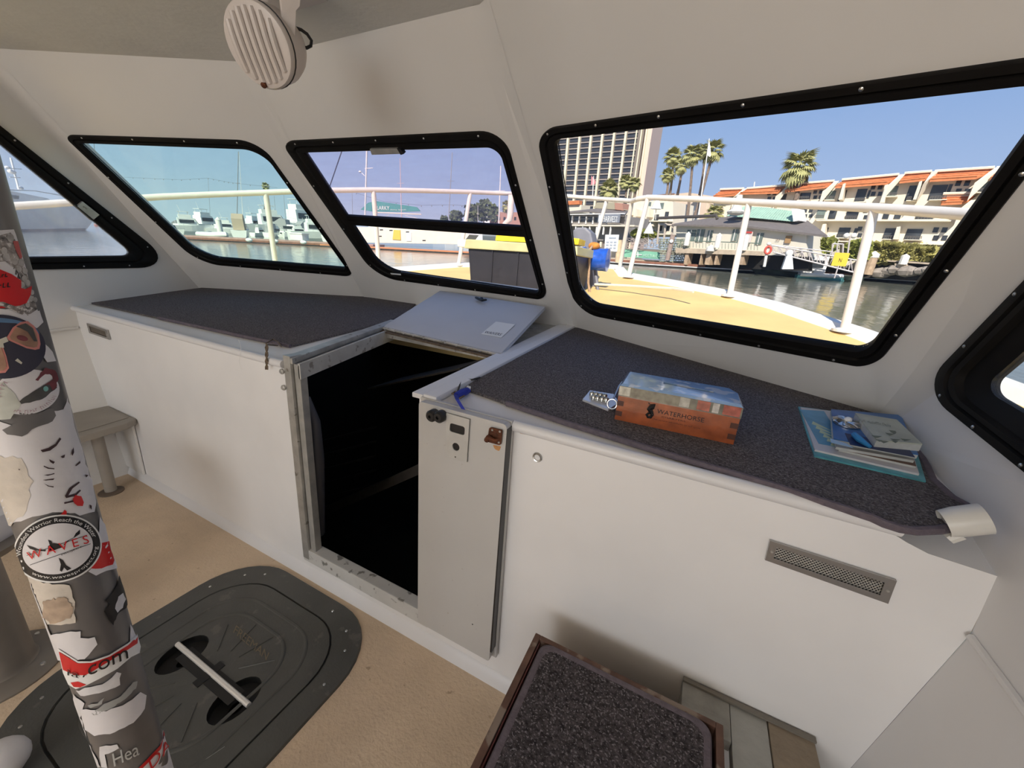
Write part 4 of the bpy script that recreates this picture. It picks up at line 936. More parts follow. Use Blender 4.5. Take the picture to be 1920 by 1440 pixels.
# ------------------------------------------------------------------ bench along the left wall
t = thing('side_bench', (-2.9, 0, 0), 'grey moulded bench along the left wall with a flanged leg', 'bench')
bz = .422
MB().prism([(-3.10, YB-.004, bz), (-2.756, YB-.004, bz), (-2.725, .86, bz), (-2.70, .72, bz), (-2.70, -1.0, bz), (-3.10, -1.0, bz)], (0, 0, -.035)).build('seat', BENCHM, t, bevel=.006)
MB().prism([(-3.0, YB-.02, bz+.0005), (-2.80, YB-.02, bz+.0005), (-2.76, .70, bz+.0005), (-2.76, -1.0, bz+.0005), (-3.0, -1.0, bz+.0005)], (0, 0, .003)).build('seat_inlay', BENCHM, t, bevel=.001)
MB().tube([(-2.83, .762, bz-.03), (-2.83, .762, .012)], .026, 16).build('leg', BENCHM, t, smooth=True)
MB().lathe((-2.83, .762, 0), (0,0,1), [(.055, 0), (.055, .006), (.03, .012)], 24).build('foot_flange', mat('flange_brown', (.16,.12,.09), .6), t, smooth=True)
MB().prism([(-3.05, YB-.003, 0.05), (-2.80, YB-.003, 0.05), (-2.80, YB-.003, bz-.03), (-3.05, YB-.003, bz-.03)], (0, -.012, 0)).build('end_panel', GEL, t, bevel=.003)

# ------------------------------------------------------------------ carpeted step box and foot board
zb = .452; x0, x1, y0, y1 = -.235, .232, .27, .795
t = thing('step_box', ((x0+x1)/2, .6, 0), 'wooden step box with an inset loop-carpet top at the bottom of the frame', 'step')
rim = [(x0, y0, zb), (x1, y0, zb), (x1, y1, zb), (x0, y1, zb)]
for nm, p, a, b in (('side_board', (x0, y0, 0), (.016, 0, 0), (0, y1-y0, 0)), ('side_board', (x1-.016, y0, 0), (.016, 0, 0), (0, y1-y0, 0)), ('end_board', (x0+.016, y1-.014, 0), (x1-x0-.032, 0, 0), (0, .014, 0)), ('end_board', (x0+.016, y0, 0), (x1-x0-.032, 0, 0), (0, .014, 0))):
    MB().par(p, a, b, (0, 0, zb)).build(nm, FRAMEW, t, bevel=.002)
cz = zb - .004
def rr2(g, z, r=.03): return rrect(x0+.026+g, x1-.024-g, y0+.02+g, y1-.012-g, r, z, 5)
MB().loops([rr2(0, cz-.012), rr2(0, cz+.002), rr2(.004, cz+.007), rr2(.014, cz+.008), rr2(.02, cz+.004)]).build('carpet_binding', BIND, t, smooth=True)
MB().prism(rr2(.016, cz-.008), (0, 0, .014)).build('carpet_top', LOOP, t)
MB().par((x0+.016, y0+.014, cz-.05), (x1-x0-.032, 0, 0), (0, y1-y0-.028, 0), (0, 0, .01)).build('inner_bottom', mat('dark_red_inside', (.05,.012,.01), .6), t)
MB().par((x0+.018, y0+.014, cz-.03), (.003, 0, 0), (0, y1-y0-.03, 0), (0, 0, .028)).build('inner_liner', mat('maroon_liner', (.10,.02,.015), .5), t)
zl = .40
t = thing('foot_board', (.3, .8, 0), 'weathered wooden foot board fixed to the bulkhead right of the step box', 'foot board')
lf = PY(YB-.004)
xs = [.150, .262, .345, .442]
for i, m_ in enumerate((OAKG, OAKL, OAK)):
    yb_ = .805 if i == 0 else .60
    MB().par((xs[i], yb_, zl-.03 - (.004 if i == 1 else 0)), (xs[i+1]-xs[i]-.002, 0, 0), (0, YB-.006-yb_, 0), (0, 0, .03)).build('plank', m_, t, bevel=.002)
MB().par((.150, YB-.016, zl+.0005), (.292, 0, 0), (0, .012, 0), (0, 0, .006)).build('back_bead', mat('bead_dark', (.20,.18,.15), .7), t)
MB().par((.15, .81, 0), (.015, 0, 0), (0, YB-.03-.81, 0), (0, 0, zl-.031)).build('bracket', OAKG, t)
MB().par((.427, .62, 0), (.015, 0, 0), (0, YB-.03-.62, 0), (0, 0, zl-.031)).build('bracket', OAK, t)

# ================================================================== OUTSIDE: FOREDECK
S_ = .14
def dkz(x, y): return 1.0 + S_*(y-2.2)
def dk(x, y, h=0): return Vector((x, y, dkz(x, y)+h))
outer = [(1.75, -3), (1.75, 1.5), (1.30, 2.7), (1.0, 3.33), (.62, 3.95), (.28, 4.32), (-.30, 4.72), (-.86, 5.02), (-1.08, 5.65), (-1.62, 5.75), (-2.0, 5.35), (-2.62, 5.05), (-3.15, 4.68), (-3.72, 3.65), (-4.30, 2.78), (-4.62, 1.5), (-4.62, -3)]
innerb = [(-3.55, -3), (-3.62, 1.75), (-2.3, 2.28), (-.65, 2.28), (.78, 1.68), (.80, -3)]
DECKM = mat('yellow_deck_paint', (.80, .56, .22), .7, noise=(2.2, .12), bump=(60, .3), wear=(5, (.62, .42, .20), .68))
TOEM = mat('white_toe_rail', (.80, .77, .70), .55, noise=(6, .05))
t = thing('foredeck', dk(-1.4, 4), 'sunlit yellow foredeck of the boat with a white toe rail, outside the windscreen', 'boat deck')
n0 = len(outer)
def inset(pts, d):
    out = []
    for i, p in enumerate(pts):
        a = Vector(pts[max(i-1, 0)]); b = Vector(pts[min(i+1, len(pts)-1)]); q = (b-a).normalized(); nn = Vector((-q.y, q.x))
        out.append(tuple(Vector(p) + nn*d))
    return out
ins_ = inset(outer, .13)
MB().prism([dk(*p) for p in ins_] + [dk(*p) for p in innerb], (0, 0, -.25)).build('deck_surface', DECKM, t)
mb = MB(); mb.loops([[dk(*p, -.9) for p in outer], [dk(*p, .0) for p in outer], [dk(*p, .045) for p in inset(outer, .02)], [dk(*p, .045) for p in inset(outer, .10)], [dk(*p, .0) for p in inset(outer, .15)]], closed=False)
mb.build('toe_rail', TOEM, t, recalc=True)
# rails
RAILM = mat('white_painted_rail', (.78, .73, .66), .42, noise=(8, .05))
def rp_(px, py, y): return PY(y)(px, py)
t = thing('bow_rail', dk(.9, 3.3), 'white painted pipe bow rail with leaning stanchions around the foredeck', 'railing')
right = [rp_(2050, 425, 2.2), rp_(1830, 403, 2.75), rp_(1640, 390, 3.29), rp_(1500, 384, 3.80), rp_(1405, 379, 4.2), rp_(1300, 373, 4.56), rp_(1215, 370, 4.86), rp_(1196, 373, 4.95)]
MB().tube(right, .028, 12).build('top_rail', RAILM, t, smooth=True)
bow = [rp_(1196, 373, 4.95), rp_(1185, 377, 5.10), rp_(1140, 374, 5.55), rp_(1090, 370, 5.75), rp_(1055, 367, 5.75), rp_(955, 363, 5.3), rp_(882, 360, 4.69), rp_(790, 357.5, 4.1), rp_(700, 356, 3.58), rp_(600, 357, 3.12), rp_(498, 361, 2.7), rp_(400, 364.5, 2.35), rp_(300, 369, 2.0), rp_(180, 377, 1.6), rp_(0, 388, 1.1), rp_(-300, 400, .6)]
MB().tube(bow, .027, 12).build('top_rail', RAILM, t, smooth=True)
for top, b in ((right[2], (.88, 3.28)), (right[4], (.213, 4.20)), (right[6], (-.84, 4.84)), (bow[1], (-1.08, 5.45)), (rp_(1138, 374, 5.57), (-1.55, 5.62)), (rp_(1062, 368, 5.75), (-1.95, 5.40)), (bow[6], (-3.08, 4.62)), (bow[8], (-3.62, 3.70)), (bow[10], (-4.22, 2.80)), (rp_(225, 375, 1.74), (-4.45, 1.95))):
    b3 = dk(*b, .03)
    mid = top.lerp(b3, .08) 
    MB().tube([top, mid, b3], [.024, .026, .026], 12).build('stanchion', RAILM, t, smooth=True)
    MB().lathe(b3 - Vector((0,0,.02)), (0,0,1), [(.07, 0), (.07, .015), (.03, .025)], 16).build('base_plate', RAILM, t)
# samson post
t = thing('bow_post', rp_(955, 420, 5.2), 'stout cream post standing behind the rail above the bin', 'post')
MB().tube([rp_(959, 366, 5.2), rp_(957, 398, 5.2), rp_(955, 412, 5.2), rp_(945, 421, 5.2)], [.045, .045, .042, .03], 12).build('post_tube', RAILM, t, smooth=True)
MB().tube([rp_(959, 425, 5.2), rp_(957, 540, 5.2)], .03, 8).build('lower_tube', RAILM, t)
# bin
BY = 3.35
A_ = rp_(878, 466, BY); B_ = rp_(1078, 477, BY)
t = thing('deck_bin', A_ - Vector((0, 0, .6)), 'large dark grey deck bin with a cream lid seen through the middle window', 'bin')
zA = dkz(0, BY)
BINM = mat('bin_dark', (.024, .021, .024), .45, noise=(14, .2))
LIDC = mat('bin_lid_cream', (.56, .52, .26), .5, noise=(10, .1))
wB = B_.x - A_.x
MB().prism([(A_.x+.05, BY, zA), (B_.x-.05, BY, zA), (B_.x, BY, A_.z), (A_.x, BY, A_.z)], (0, .55, 0)).build('bin_body', BINM, t, bevel=.01)
for k in range(1, 4): MB().par((A_.x + wB*k/4, BY-.012, zA), (.012, 0, 0), (0, .012, 0), (0, 0, A_.z-zA)).build('rib', BINM, t)
MB().prism([(A_.x-.03, BY-.03, A_.z), (B_.x+.03, BY-.03, A_.z), (B_.x+.02, BY-.02, A_.z+.075), (A_.x-.02, BY-.02, A_.z+.085)], (0, .61, 0)).build('bin_lid', LIDC, t, bevel=.012)
MB().par((A_.x-.12, BY-.01, A_.z+.01), (.10, 0, 0), (0, .12, 0), (0, 0, .07)).build('corner_bracket', RAILM, t, bevel=.01)
YEL = mat('bright_yellow_plastic', (.85, .62, .02), .4, noise=(10, .15))
o = MB().prism([(A_.x+.26, BY+.05, A_.z+.088), (A_.x+.60, BY+.05, A_.z+.088), (A_.x+.60, BY+.1, A_.z+.15), (A_.x+.50, BY+.1, A_.z+.165), (A_.x+.42, BY+.1, A_.z+.150), (A_.x+.30, BY+.1, A_.z+.165), (A_.x+.24, BY+.1, A_.z+.14)], (0, .22, 0)).build('yellow_float_bag', YEL, bevel=.01); tag(o, 'bright yellow folded plastic gear lying on the bin lid', 'gear')
o = MB().prism([(B_.x-.14, BY+.06, A_.z+.09), (B_.x, BY+.06, A_.z+.09), (B_.x+.005, BY+.06, A_.z+.14), (B_.x-.13, BY+.06, A_.z+.15)], (0, .2, 0)).build('yellow_lid_box', YEL, bevel=.01); tag(o, 'small yellow box at the right end of the bin beside the winch', 'box')
# winch
wy = 4.0
c_ = rp_(1093, 470, wy)
t = thing('anchor_winch', dk(c_.x, wy), 'grey anchor winch with a bright blue drum on the foredeck', 'winch')
GW = mat('winch_grey', (.20, .20, .23), .5, noise=(10, .15)); BLUD = mat('blue_drum', (.02, .10, .52), .22, noise=(30, .25), coat=.4)
hp = [rp_(x, y, wy+.1) for x, y in ((1078, 540), (1074, 432), (1082, 426), (1098, 426), (1108, 436), (1112, 455), (1110, 490), (1114, 540))]
MB().prism(hp, (0, .22, 0)).build('housing', GW, t, bevel=.02)
d0, d1 = rp_(1092, 485, wy-.06), rp_(1142, 488, wy-.06); dr = .108
dx_ = (d1-d0).normalized(); Ld = (d1-d0).length
MB().lathe(d0, dx_, [(.02, -.005), (dr*1.05, 0), (dr*1.05, .02), (dr*.72, .035), (dr*.72, .09), (dr*.95, .10), (dr*.98, Ld-.05), (dr*1.0, Ld-.01), (dr*.5, Ld)], 32).build('drum', BLUD, t, smooth=True)
MB().lathe(d0 - dx_*.015, dx_, [(dr*1.15, 0), (dr*1.22, .008), (dr*1.15, .014)], 32).build('flange', RAILM, t, smooth=True)
for px in (1100, 1115): MB().tube([rp_(px, 500, wy), rp_(px-3+10*(px > 1110), 552, wy-.05)], .016, 8).build('leg', GW, t)
MB().tube([rp_(1106, 548, wy-.2), rp_(1103, 530, wy-.2), rp_(1105, 490, wy-.2), rp_(1106, 468, wy-.18), rp_(1112, 460, wy-.12), rp_(1122, 458, wy-.05), rp_(1125, 470, wy)], .012, 8).build('bow_line', ROPEB, t, smooth=True)
ORG = mat('orange_cloth', (.62, .24, .04), .8, noise=(30, .3))
MB().ball(rp_(1114, 461, wy-.1), .045, 12, 8, (1.3, 1, .8)).build('orange_wrap', ORG, t, smooth=True)
# mooring line along the toe rail
o = MB().tube([rp_(1115, 533, 3.95), rp_(1180, 536, 3.9), rp_(1260, 541, 3.75), rp_(1300, 547, 3.6)], .012, 6).build('mooring_line', mat('white_line', (.72,.66,.56), .9)); tag(o, 'pale mooring line lying along the foredeck edge', 'rope')

# ================================================================== WATER
def water_mat():
    m = bpy.data.materials.new('harbour_water'); m.use_nodes = True; n = m.node_tree.nodes; l = m.node_tree.links
    b = n['Principled BSDF']; b.inputs['Base Color'].default_value = (.155, .165, .125, 1); b.inputs['Roughness'].default_value = .10; b.inputs['IOR'].default_value = 1.33
    tc = n.new('ShaderNodeTexCoord'); mp = n.new('ShaderNodeMapping'); mp.inputs['Scale'].default_value = (1, .45, 1)
    t1 = n.new('ShaderNodeTexNoise'); t1.inputs['Scale'].default_value = 1.1; t1.inputs['Detail'].default_value = 5
    bp = n.new('ShaderNodeBump'); bp.inputs['Strength'].default_value = .35; bp.inputs['Distance'].default_value = .12
    l.new(tc.outputs['Object'], mp.inputs[0]); l.new(mp.outputs[0], t1.inputs['Vector']); l.new(t1.outputs[0], bp.inputs['Height']); l.new(bp.outputs[0], b.inputs['Normal'])
    return m
o = MB().add([W(-500, -60, WATER), W(400, -60, WATER), W(400, 600, WATER), W(-500, 600, WATER)], [(0,1,2,3)]).build('harbour_water', water_mat(), recalc=False); tag(o, 'calm greenish harbour water between the boat and the docks', 'water', kind='stuff')

# ================================================================== RIGHT SHORE
CRM = mat('hotel_cream', (.78, .70, .56), .8, noise=(1, .03)); CRM2 = mat('hotel_shade_cream', (.70, .62, .50), .8)
TILE = mat('orange_roof_tile', (.60, .20, .075), .75, noise=(3, .18)); WGL = mat('dark_window', (.045, .05, .055), .12, noise=(.6, .5))
WGR = mat('grey_green_window', (.16, .20, .18), .15, noise=(.8, .3)); GRNR = mat('green_metal_roof', (.30, .48, .38), .45, noise=(2, .15))
SLATE = mat('grey_shingle', (.17, .15, .14), .85, noise=(3, .12)); CONC = mat('dock_concrete', (.52, .42, .31), .8, noise=(2, .15))
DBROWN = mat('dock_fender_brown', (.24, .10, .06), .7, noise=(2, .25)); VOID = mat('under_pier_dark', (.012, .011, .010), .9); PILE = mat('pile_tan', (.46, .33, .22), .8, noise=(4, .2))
WPILE = mat('pile_white', (.80, .77, .70), .5); HEDGE = mat('hedge_leaf', (.28, .30, .07), .9, noise=(3, .4)); PALMG = mat('palm_leaf', (.38, .37, .15), .8, noise=(3, .3)); PALMT = mat('palm_trunk', (.23, .17, .13), .9, noise=(3, .25))
ROCK = mat('riprap_rock', (.30, .26, .22), .9, noise=(1.5, .3)); BWH = mat('boat_white', (.84, .83, .80), .3, noise=(2, .03)); BGL = mat('boat_glass', (.03, .035, .04), .15)
class Facade:
    def __init__(s, A, B):
        s.A = A; e = B - A; e -= ZW*e.dot(ZW); s.e = e.normalized(); s.n = s.e.cross(ZW).normalized()
        if s.n.dot(CAM - A) < 0: s.n = -s.n
    def __call__(s, px, py):
        d = ray(px, py); t = (s.A - CAM).dot(s.n)/d.dot(s.n); return CAM + d*t
    def z(s, p): return (p - CAM).dot(ZW)
    def rect(s, cx, cy, w, h, front=.06, depth=.2, skew=0):
        c = s(cx, cy); ww = (s(cx+w/2, cy) - s(cx-w/2, cy)).dot(s.e); hh = (s(cx, cy-h/2) - s(cx, cy+h/2)).dot(ZW)
        o = c - s.e*ww/2 - ZW*hh/2 + s.n*front
        return o, s.e*ww, ZW*hh, -s.n*depth
    def box(s, *a, **k):
        o, x, y, d = s.rect(*a, **k); return MB().par(o, x, y, d)
# --- hotel with orange tile roofs (facade runs away to the left)
Q = FW(1760, 500, 58.0); dv = ray(190, 431); dv -= ZW*dv.dot(ZW)
HF = Facade(Q, Q + dv.normalized()*10)
t = thing('hotel_building', Q - ZW*4, 'long cream hotel with orange tiled roofs and balconies on the right shore', 'building')
def hp_(L): return [HF(*p) for p in L]
MB().prism(hp_([(1338, 372), (1395, 360), (1470, 353), (1560, 344), (1690, 331), (1790, 324), (1866, 320), (1990, 306), (1990, 540), (1338, 480)]), -HF.n*12).build('wall', CRM, t)
roofs = [[(1350, 357.5), (1395, 356), (1383, 365), (1343, 369)], [(1400, 356), (1475, 350), (1463, 361), (1393, 363)], [(1482, 348), (1564, 342), (1550, 351), (1476, 359)], [(1578, 340), (1685, 330), (1665, 344), (1569, 351)], [(1695, 328), (1746, 324.5), (1735, 337), (1688, 342)], [(1751, 324.5), (1863, 317.5), (1830, 334), (1744, 339)], [(1866, 318.5), (1960, 310), (1950, 326), (1855, 336)], [(1767, 366.5), (1835, 365), (1805, 380), (1765, 382)]]
for r in roofs:
    a, b, c, d = hp_(r); out = HF.n*1.1
    f = [a - HF.n*.2, b - HF.n*.2, c + out, d + out]
    rf = MB().prism(f, -ZW*.25).build('roof', TILE, t)
    mb = MB()
    for k in range(4):
        u = k/3.0; p = f[0].lerp(f[3], u); q = f[1].lerp(f[2], u); mb.tube([p + ZW*.03, q + ZW*.03], .07, 5)
    mb.build('tile_row', TILE, rf)
    MB().tube([a + HF.n*.1 + ZW*.15, b + HF.n*.1 + ZW*.15], .14, 6).build('roof_coping', CRM, t)
    # sloping party wall at the right end of each roof
    MB().prism([b + ZW*.1, b + HF.e*(.5 if (b-a).dot(HF.e) > 0 else -.5) + ZW*.1, c + out*1.2 - ZW*.6, c + out*1.2 - ZW*2.2, c - ZW*2.2], HF.n*.35).build('party_wall', CRM, t)
X4 = lambda X: 1440 + X/4
Y4 = lambda Y: 220 + Y/4
big = [(80,575,140,620), (235,565,320,625), (435,550,505,625), (530,545,585,630), (655,535,735,640), (890,515,970,600), (1040,510,1110,630), (1210,505,1335,625), (1560,480,1650,570), (200,690,250,780), (360,690,430,765), (455,690,515,765), (580,700,680,770), (860,710,910,765), (945,715,1000,765), (1100,715,1250,770), (395,825,450,890), (520,825,615,905), (865,830,955,915), (1025,835,1155,920), (1470,660,1530,685), (745,545,765,610), (1345,500,1375,580), (640,830,670,900)]
for i, (a, b, c, d) in enumerate(big):
    cx, cy, w, h = X4((a+c)/2), Y4((b+d)/2), (c-a)/4*.92, (d-b)/4*.95
    HF.box(cx, cy, w, h, front=.05, depth=.1).build('window', WGR if i in (5, 10, 2, 8) else WGL, t)
    # balcony slab and rail for the wide ones
    if w > 16:
        HF.box(cx, cy+h/2+1.2, w*1.15, 1.6, front=1.2, depth=1.3).build('balcony_slab', CRM, t)
        o_, x_, y_, dd = HF.rect(cx, cy+h/2-3, w, 5, front=1.15)
        mb = MB()
        for k in range(7): mb.tube([o_ + x_*k/6, o_ + x_*k/6 + y_], .03, 4)
        mb.tube([o_ + y_, o_ + x_ + y_], .04, 4); mb.tube([o_ + y_*.5, o_ + x_ + y_*.5], .03, 4)
        mb.build('balcony_rail', mat('rail_dark', (.10,.09,.08), .5), t)
for X, Y in ((375,580), (815,550), (1460,525), (300,720), (760,725), (715,860), (1290,875), (30,590), (1362,663)):
    for dx in (-1, 1):
        for dy in (-1, 1):
            if Y in (663,) and dy > 0: continue
            s_ = 1.25 if X > 1200 else 1.0 if X > 700 else .8
            HF.box(X4(X + dx*26*s_), Y4(Y + dy*24*s_), 8.2*s_, 7.8*s_, front=.05, depth=.1).build('small_window', WGL, t)
for (a, b) in (((1440+700/4, 220+780/4), (1440+1300/4, 220+770/4+6)),):
    pass
for px0, py0, px1, py1 in ((1525, 417, 1770, 413), (1520, 452, 1760, 458)):
    o_, x_, y_, dd = HF.rect((px0+px1)/2, (py0+py1)/2, px1-px0, 2.2, front=1.25, depth=1.3); MB().par(o_, x_, y_, dd).build('ledge', CRM, t)
for cx, cy, w, h in ((1548, 432, 8, 22), (1684, 438, 9, 24), (1583, 362, 6, 30), (1660, 366, 8, 34), (1722, 360, 7, 34)):
    o_, x_, y_, dd = HF.rect(cx, cy, w, h, front=1.5, depth=1.55)
    MB().prism([o_, o_ + x_*1.2, o_ + x_*.6 + y_ , o_ + y_*.95 - x_*.1], dd).build('fin_wall', CRM, t)

# --- high-rise hotel tower
TF = Facade(FW(1060, 330, 260), FW(1210, 330, 255))
t = thing('hotel_tower', FW(1130, 440, 258), 'tall hotel tower with cream vertical ribs and dark window bands', 'building')
zt = 90.0
def tp_(px, z): 
    p = TF(px, 330); return p + ZW*(z - TF.z(p))
MB().prism([tp_(1030, -2), tp_(1196, -2), tp_(1196, zt), tp_(1030, zt)], -TF.n*20).build('wall', mat('tower_brown', (.20, .17, .15), .7, noise=(.2, .1)), t)
MB().prism([tp_(1198, -2), tp_(1210, -2), tp_(1210, zt), tp_(1198, zt)], -TF.n*22).build('end_wall', mat('tower_pink', (.72, .54, .44), .8), t)
RIB = mat('tower_rib', (.80, .71, .50), .7)
ribs = [1038.5, 1060, 1081, 1101.5, 1122, 1143, 1164, 1183, 1192, 1201]
for i, x in enumerate(ribs):
    a = tp_(x-1.8 if i < 7 else x-1, -2); b = tp_(x+1.8 if i < 7 else x+1, -2)
    MB().par(a, b-a, ZW*(zt+2), TF.n*1.2).build('rib', RIB, t)
pane_me = None
a0, a1 = tp_(ribs[0]+3, 0), tp_(ribs[1]-3, 0); wpan = (a1-a0).length
b_ = Vector(t['_b'])
WPAN = mat('tower_window', (.055, .06, .075), .25, noise=(.05, .4)); SLABM = mat('tower_slab', (.34, .29, .26), .8)
for i in range(7):
    for k in range(30):
        z_ = 3 + 2.9*k
        if project(tp_(ribs[i]+10, z_))[1] < 225: continue
        p = tp_(ribs[i]+3, z_)
        if pane_me is None:
            o = MB().par(p, (tp_(ribs[i+1]-3, z_)-p), ZW*1.7, TF.n*.3).build('window', WPAN, t); pane_me = o; ref = p
            o2 = MB().par(p - ZW*1.1 + TF.n*.2, (tp_(ribs[i+1]-3, z_)-p), ZW*.45, TF.n*.7).build('floor_slab', SLABM, t); slab_me = o2
        else:
            for s_ in (pane_me, slab_me):
                c = s_.copy(); COL.objects.link(c); c.parent = t; c.location = p - ref
# --- other shore buildings
# restaurant on the pier
RF = Facade(FW(1270, 460, 60), FW(1520, 465, 52))
t = thing('pier_restaurant', RF(1400, 480), 'low cream dockside restaurant with grey hip roof and green metal lantern roof', 'building')
MB().prism([RF(*p) for p in ((1268, 423), (1400, 425), (1512, 440), (1512, 482), (1268, 470))], -RF.n*9).build('wall', mat('restaurant_wall', (.66,.62,.52), .8), t)
MB().prism([RF(*p) + RF.n*.6 for p in ((1262, 421), (1404, 424), (1557, 442), (1557, 444.5), (1404, 427), (1262, 424))], -RF.n*.6).build('fascia', BWH, t)
r0 = [RF(*p) + RF.n*.7 for p in ((1262, 421), (1404, 424), (1557, 442))]; r1 = [RF(*p) - RF.n*3.5 for p in ((1300, 405), (1360, 401), (1488, 409))]
MB().prism([r0[0], r0[1], r0[2], r1[2], r1[1], r1[0]], -ZW*.2).build('roof', SLATE, t)
MB().tube([RF(1250, 411)+RF.n*2, RF(1360, 407)+RF.n*2, RF(1362, 413)+RF.n*2], .18, 6).build('roof_beam', mat('beam_dark', (.07,.06,.055), .7), t)
g0 = [RF(*p) - RF.n*1.5 for p in ((1350, 403), (1403, 407), (1474, 413.5))]; g1 = [RF(*p) - RF.n*3.5 for p in ((1368, 382), (1410, 384), (1468, 392))]
MB().prism([g0[0], g0[1], g0[2], g1[2], g1[1], g1[0]], -RF.n*.3).build('green_roof', GRNR, t)
mb = MB()
for k in range(26):
    u = k/25; p = g0[0].lerp(g0[1], u*2.4) if u < .417 else g0[1].lerp(g0[2], (u-.417)/.583); q = g1[0].lerp(g1[1], u*2.4) if u < .417 else g1[1].lerp(g1[2], (u-.417)/.583)
    mb.tube([p, q], .06, 4)
mb.build('roof_seam', mat('seam_pale', (.42,.56,.46), .5), t)
MB().prism([RF(*p) - RF.n*1.2 for p in ((1474, 388), (1484, 389), (1488, 412), (1478, 414))], -RF.n*2).build('gable', BWH, t)
MB().ball(RF(1380, 398), 1.0, 12, 6, (1, 1, .35)).build('roof_dome', mat('dome_white', (.70,.68,.62), .5), t)
MB().lathe(RF(1380, 397), ZW, [(.7, 0), (.35, 1.0), (.45, 1.1), (.3, 1.8)], 10).build('roof_vent', mat('dome_white', (.7,.68,.62), .5), t)
for cx, cy, w, h in ((1296, 441, 16, 20), (1313, 442, 14, 24), (1331, 443, 9, 22), (1378, 441, 10, 22), (1388, 444, 8, 20), (1424, 448, 12, 22)):
    wn = RF.box(cx, cy, w, h, front=.1).build('window', WGR, t); RF.box(cx, cy, .8, h, front=.2, depth=.12).build('window_mullion', BWH, wn)
RF.box(1405, 445, 15, 22, front=.4, depth=.1).build('menu_board', mat('board_pinkish', (.68,.60,.56), .6), t); RF.box(1406, 436, 15, 3.4, front=.5, depth=.1).build('menu_board_header', mat('board_red', (.5,.06,.05), .6), t)
RF.box(1479, 449, 11, 14, front=.2, depth=.1).build('poster', mat('poster_brown', (.36,.22,.10), .7), t)
smudge_on((4,), lambda u, v: RF(1456 + 8*u, 452 - 5*v) + RF.n*.15).build('wall_lettering', mat('sign_brown', (.20,.12,.08), .7), t, recalc=False)
# pier deck
t = thing('pier', RF(1360, 500), 'concrete pier on piles in front of the restaurant with a low rail', 'pier')
MB().prism([RF(*p) + RF.n*2.5 for p in ((1288, 466), (1440, 472), (1440, 480), (1288, 475))], -RF.n*4).build('deck_beam', CONC, t)
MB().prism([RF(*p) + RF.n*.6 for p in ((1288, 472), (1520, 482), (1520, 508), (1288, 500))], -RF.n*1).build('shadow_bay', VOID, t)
for x, w in ((1306, 6), (1347, 9), (1362, 4), (1410, 8), (1333, 2)):
    RF.box(x, 486, w, 22, front=2.3, depth=1.0).build('pile', PILE, t)
mb = MB()
for k in range(26): mb.tube([RF(1290+6*k, 464.5+.24*k)+RF.n*2.4, RF(1290.5+6*k, 454+.24*k)+RF.n*2.4], .035, 4)
mb.tube([RF(1288, 452)+RF.n*2.4, RF(1445, 458)+RF.n*2.4], .06, 4); mb.build('deck_rail', mat('rail_green', (.10,.15,.12), .6), t)
for x, y in ((1309, 455), (1366, 459), (1416, 463), (1354, 465)):
    o = MB().lathe(RF(x, y+7)+RF.n*2.6, ZW, [(.32, 0), (.32, 1.35), (.02, 1.65)] if y < 464 else [(.5, 0), (.5, .4), (.1, .7)], 12).build('bollard', WPILE)
    tag(o, 'white pointed pile cap rising from the pier %s' % {1309: 'nearest its left end', 1366: 'left of the tall rail stanchion', 1416: 'just right of the tall rail stanchion', 1354: 'as a low white drum'}[x], 'pile', 'white pile caps along the pier')
# floating dock
d0_, d1_ = FZ(1100, 491), FZ(1800, 536)
DF = Facade(d0_, d1_)
t = thing('floating_dock', FZ(1450, 514), 'long floating dock with brown timber fender along the right shore', 'dock')
MB().prism([FZ(*p, WATER+.28) for p in ((1080, 484), (1850, 530))] + [FZ(*p, WATER+.28) - DF.n*3 for p in ((1850, 530), (1080, 484))], ZW*.30).build('dock_deck', CONC, t)
e0, e1 = DF(1090, 487), DF(1840, 533)
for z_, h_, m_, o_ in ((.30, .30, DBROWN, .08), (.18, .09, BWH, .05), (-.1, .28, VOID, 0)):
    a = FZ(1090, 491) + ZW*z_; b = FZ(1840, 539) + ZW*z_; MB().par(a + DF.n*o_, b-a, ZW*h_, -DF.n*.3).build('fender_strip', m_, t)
# rip-rap and sea wall right of the gangway
SF = Facade(FW(1640, 500, 57), FW(1780, 515, 53))
t = thing('sea_wall', SF(1700, 510), 'pale sea wall beam with rocks beneath, right of the gangway', 'wall')
MB().prism([SF(*p) for p in ((1644, 486), (1800, 497), (1800, 500), (1644, 489))], -SF.n*1).build('cap_beam', CONC, t)
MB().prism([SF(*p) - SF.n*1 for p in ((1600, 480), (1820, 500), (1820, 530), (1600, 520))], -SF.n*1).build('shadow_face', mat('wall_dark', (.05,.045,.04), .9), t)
rr = random.Random(11)
for k in range(16):
    p = SF(1646 + rr.random()*120, 505 + rr.random()*7); o = MB().ball(p, .5+.5*rr.random(), 7, 4, (1, .8, .6)).build('rock', ROCK, t)
MB().prism([SF(*p)+SF.n*.5 for p in ((1682, 494), (1702, 496), (1700, 508), (1684, 505))], -SF.n*.6).build('pier_block', CONC, t)
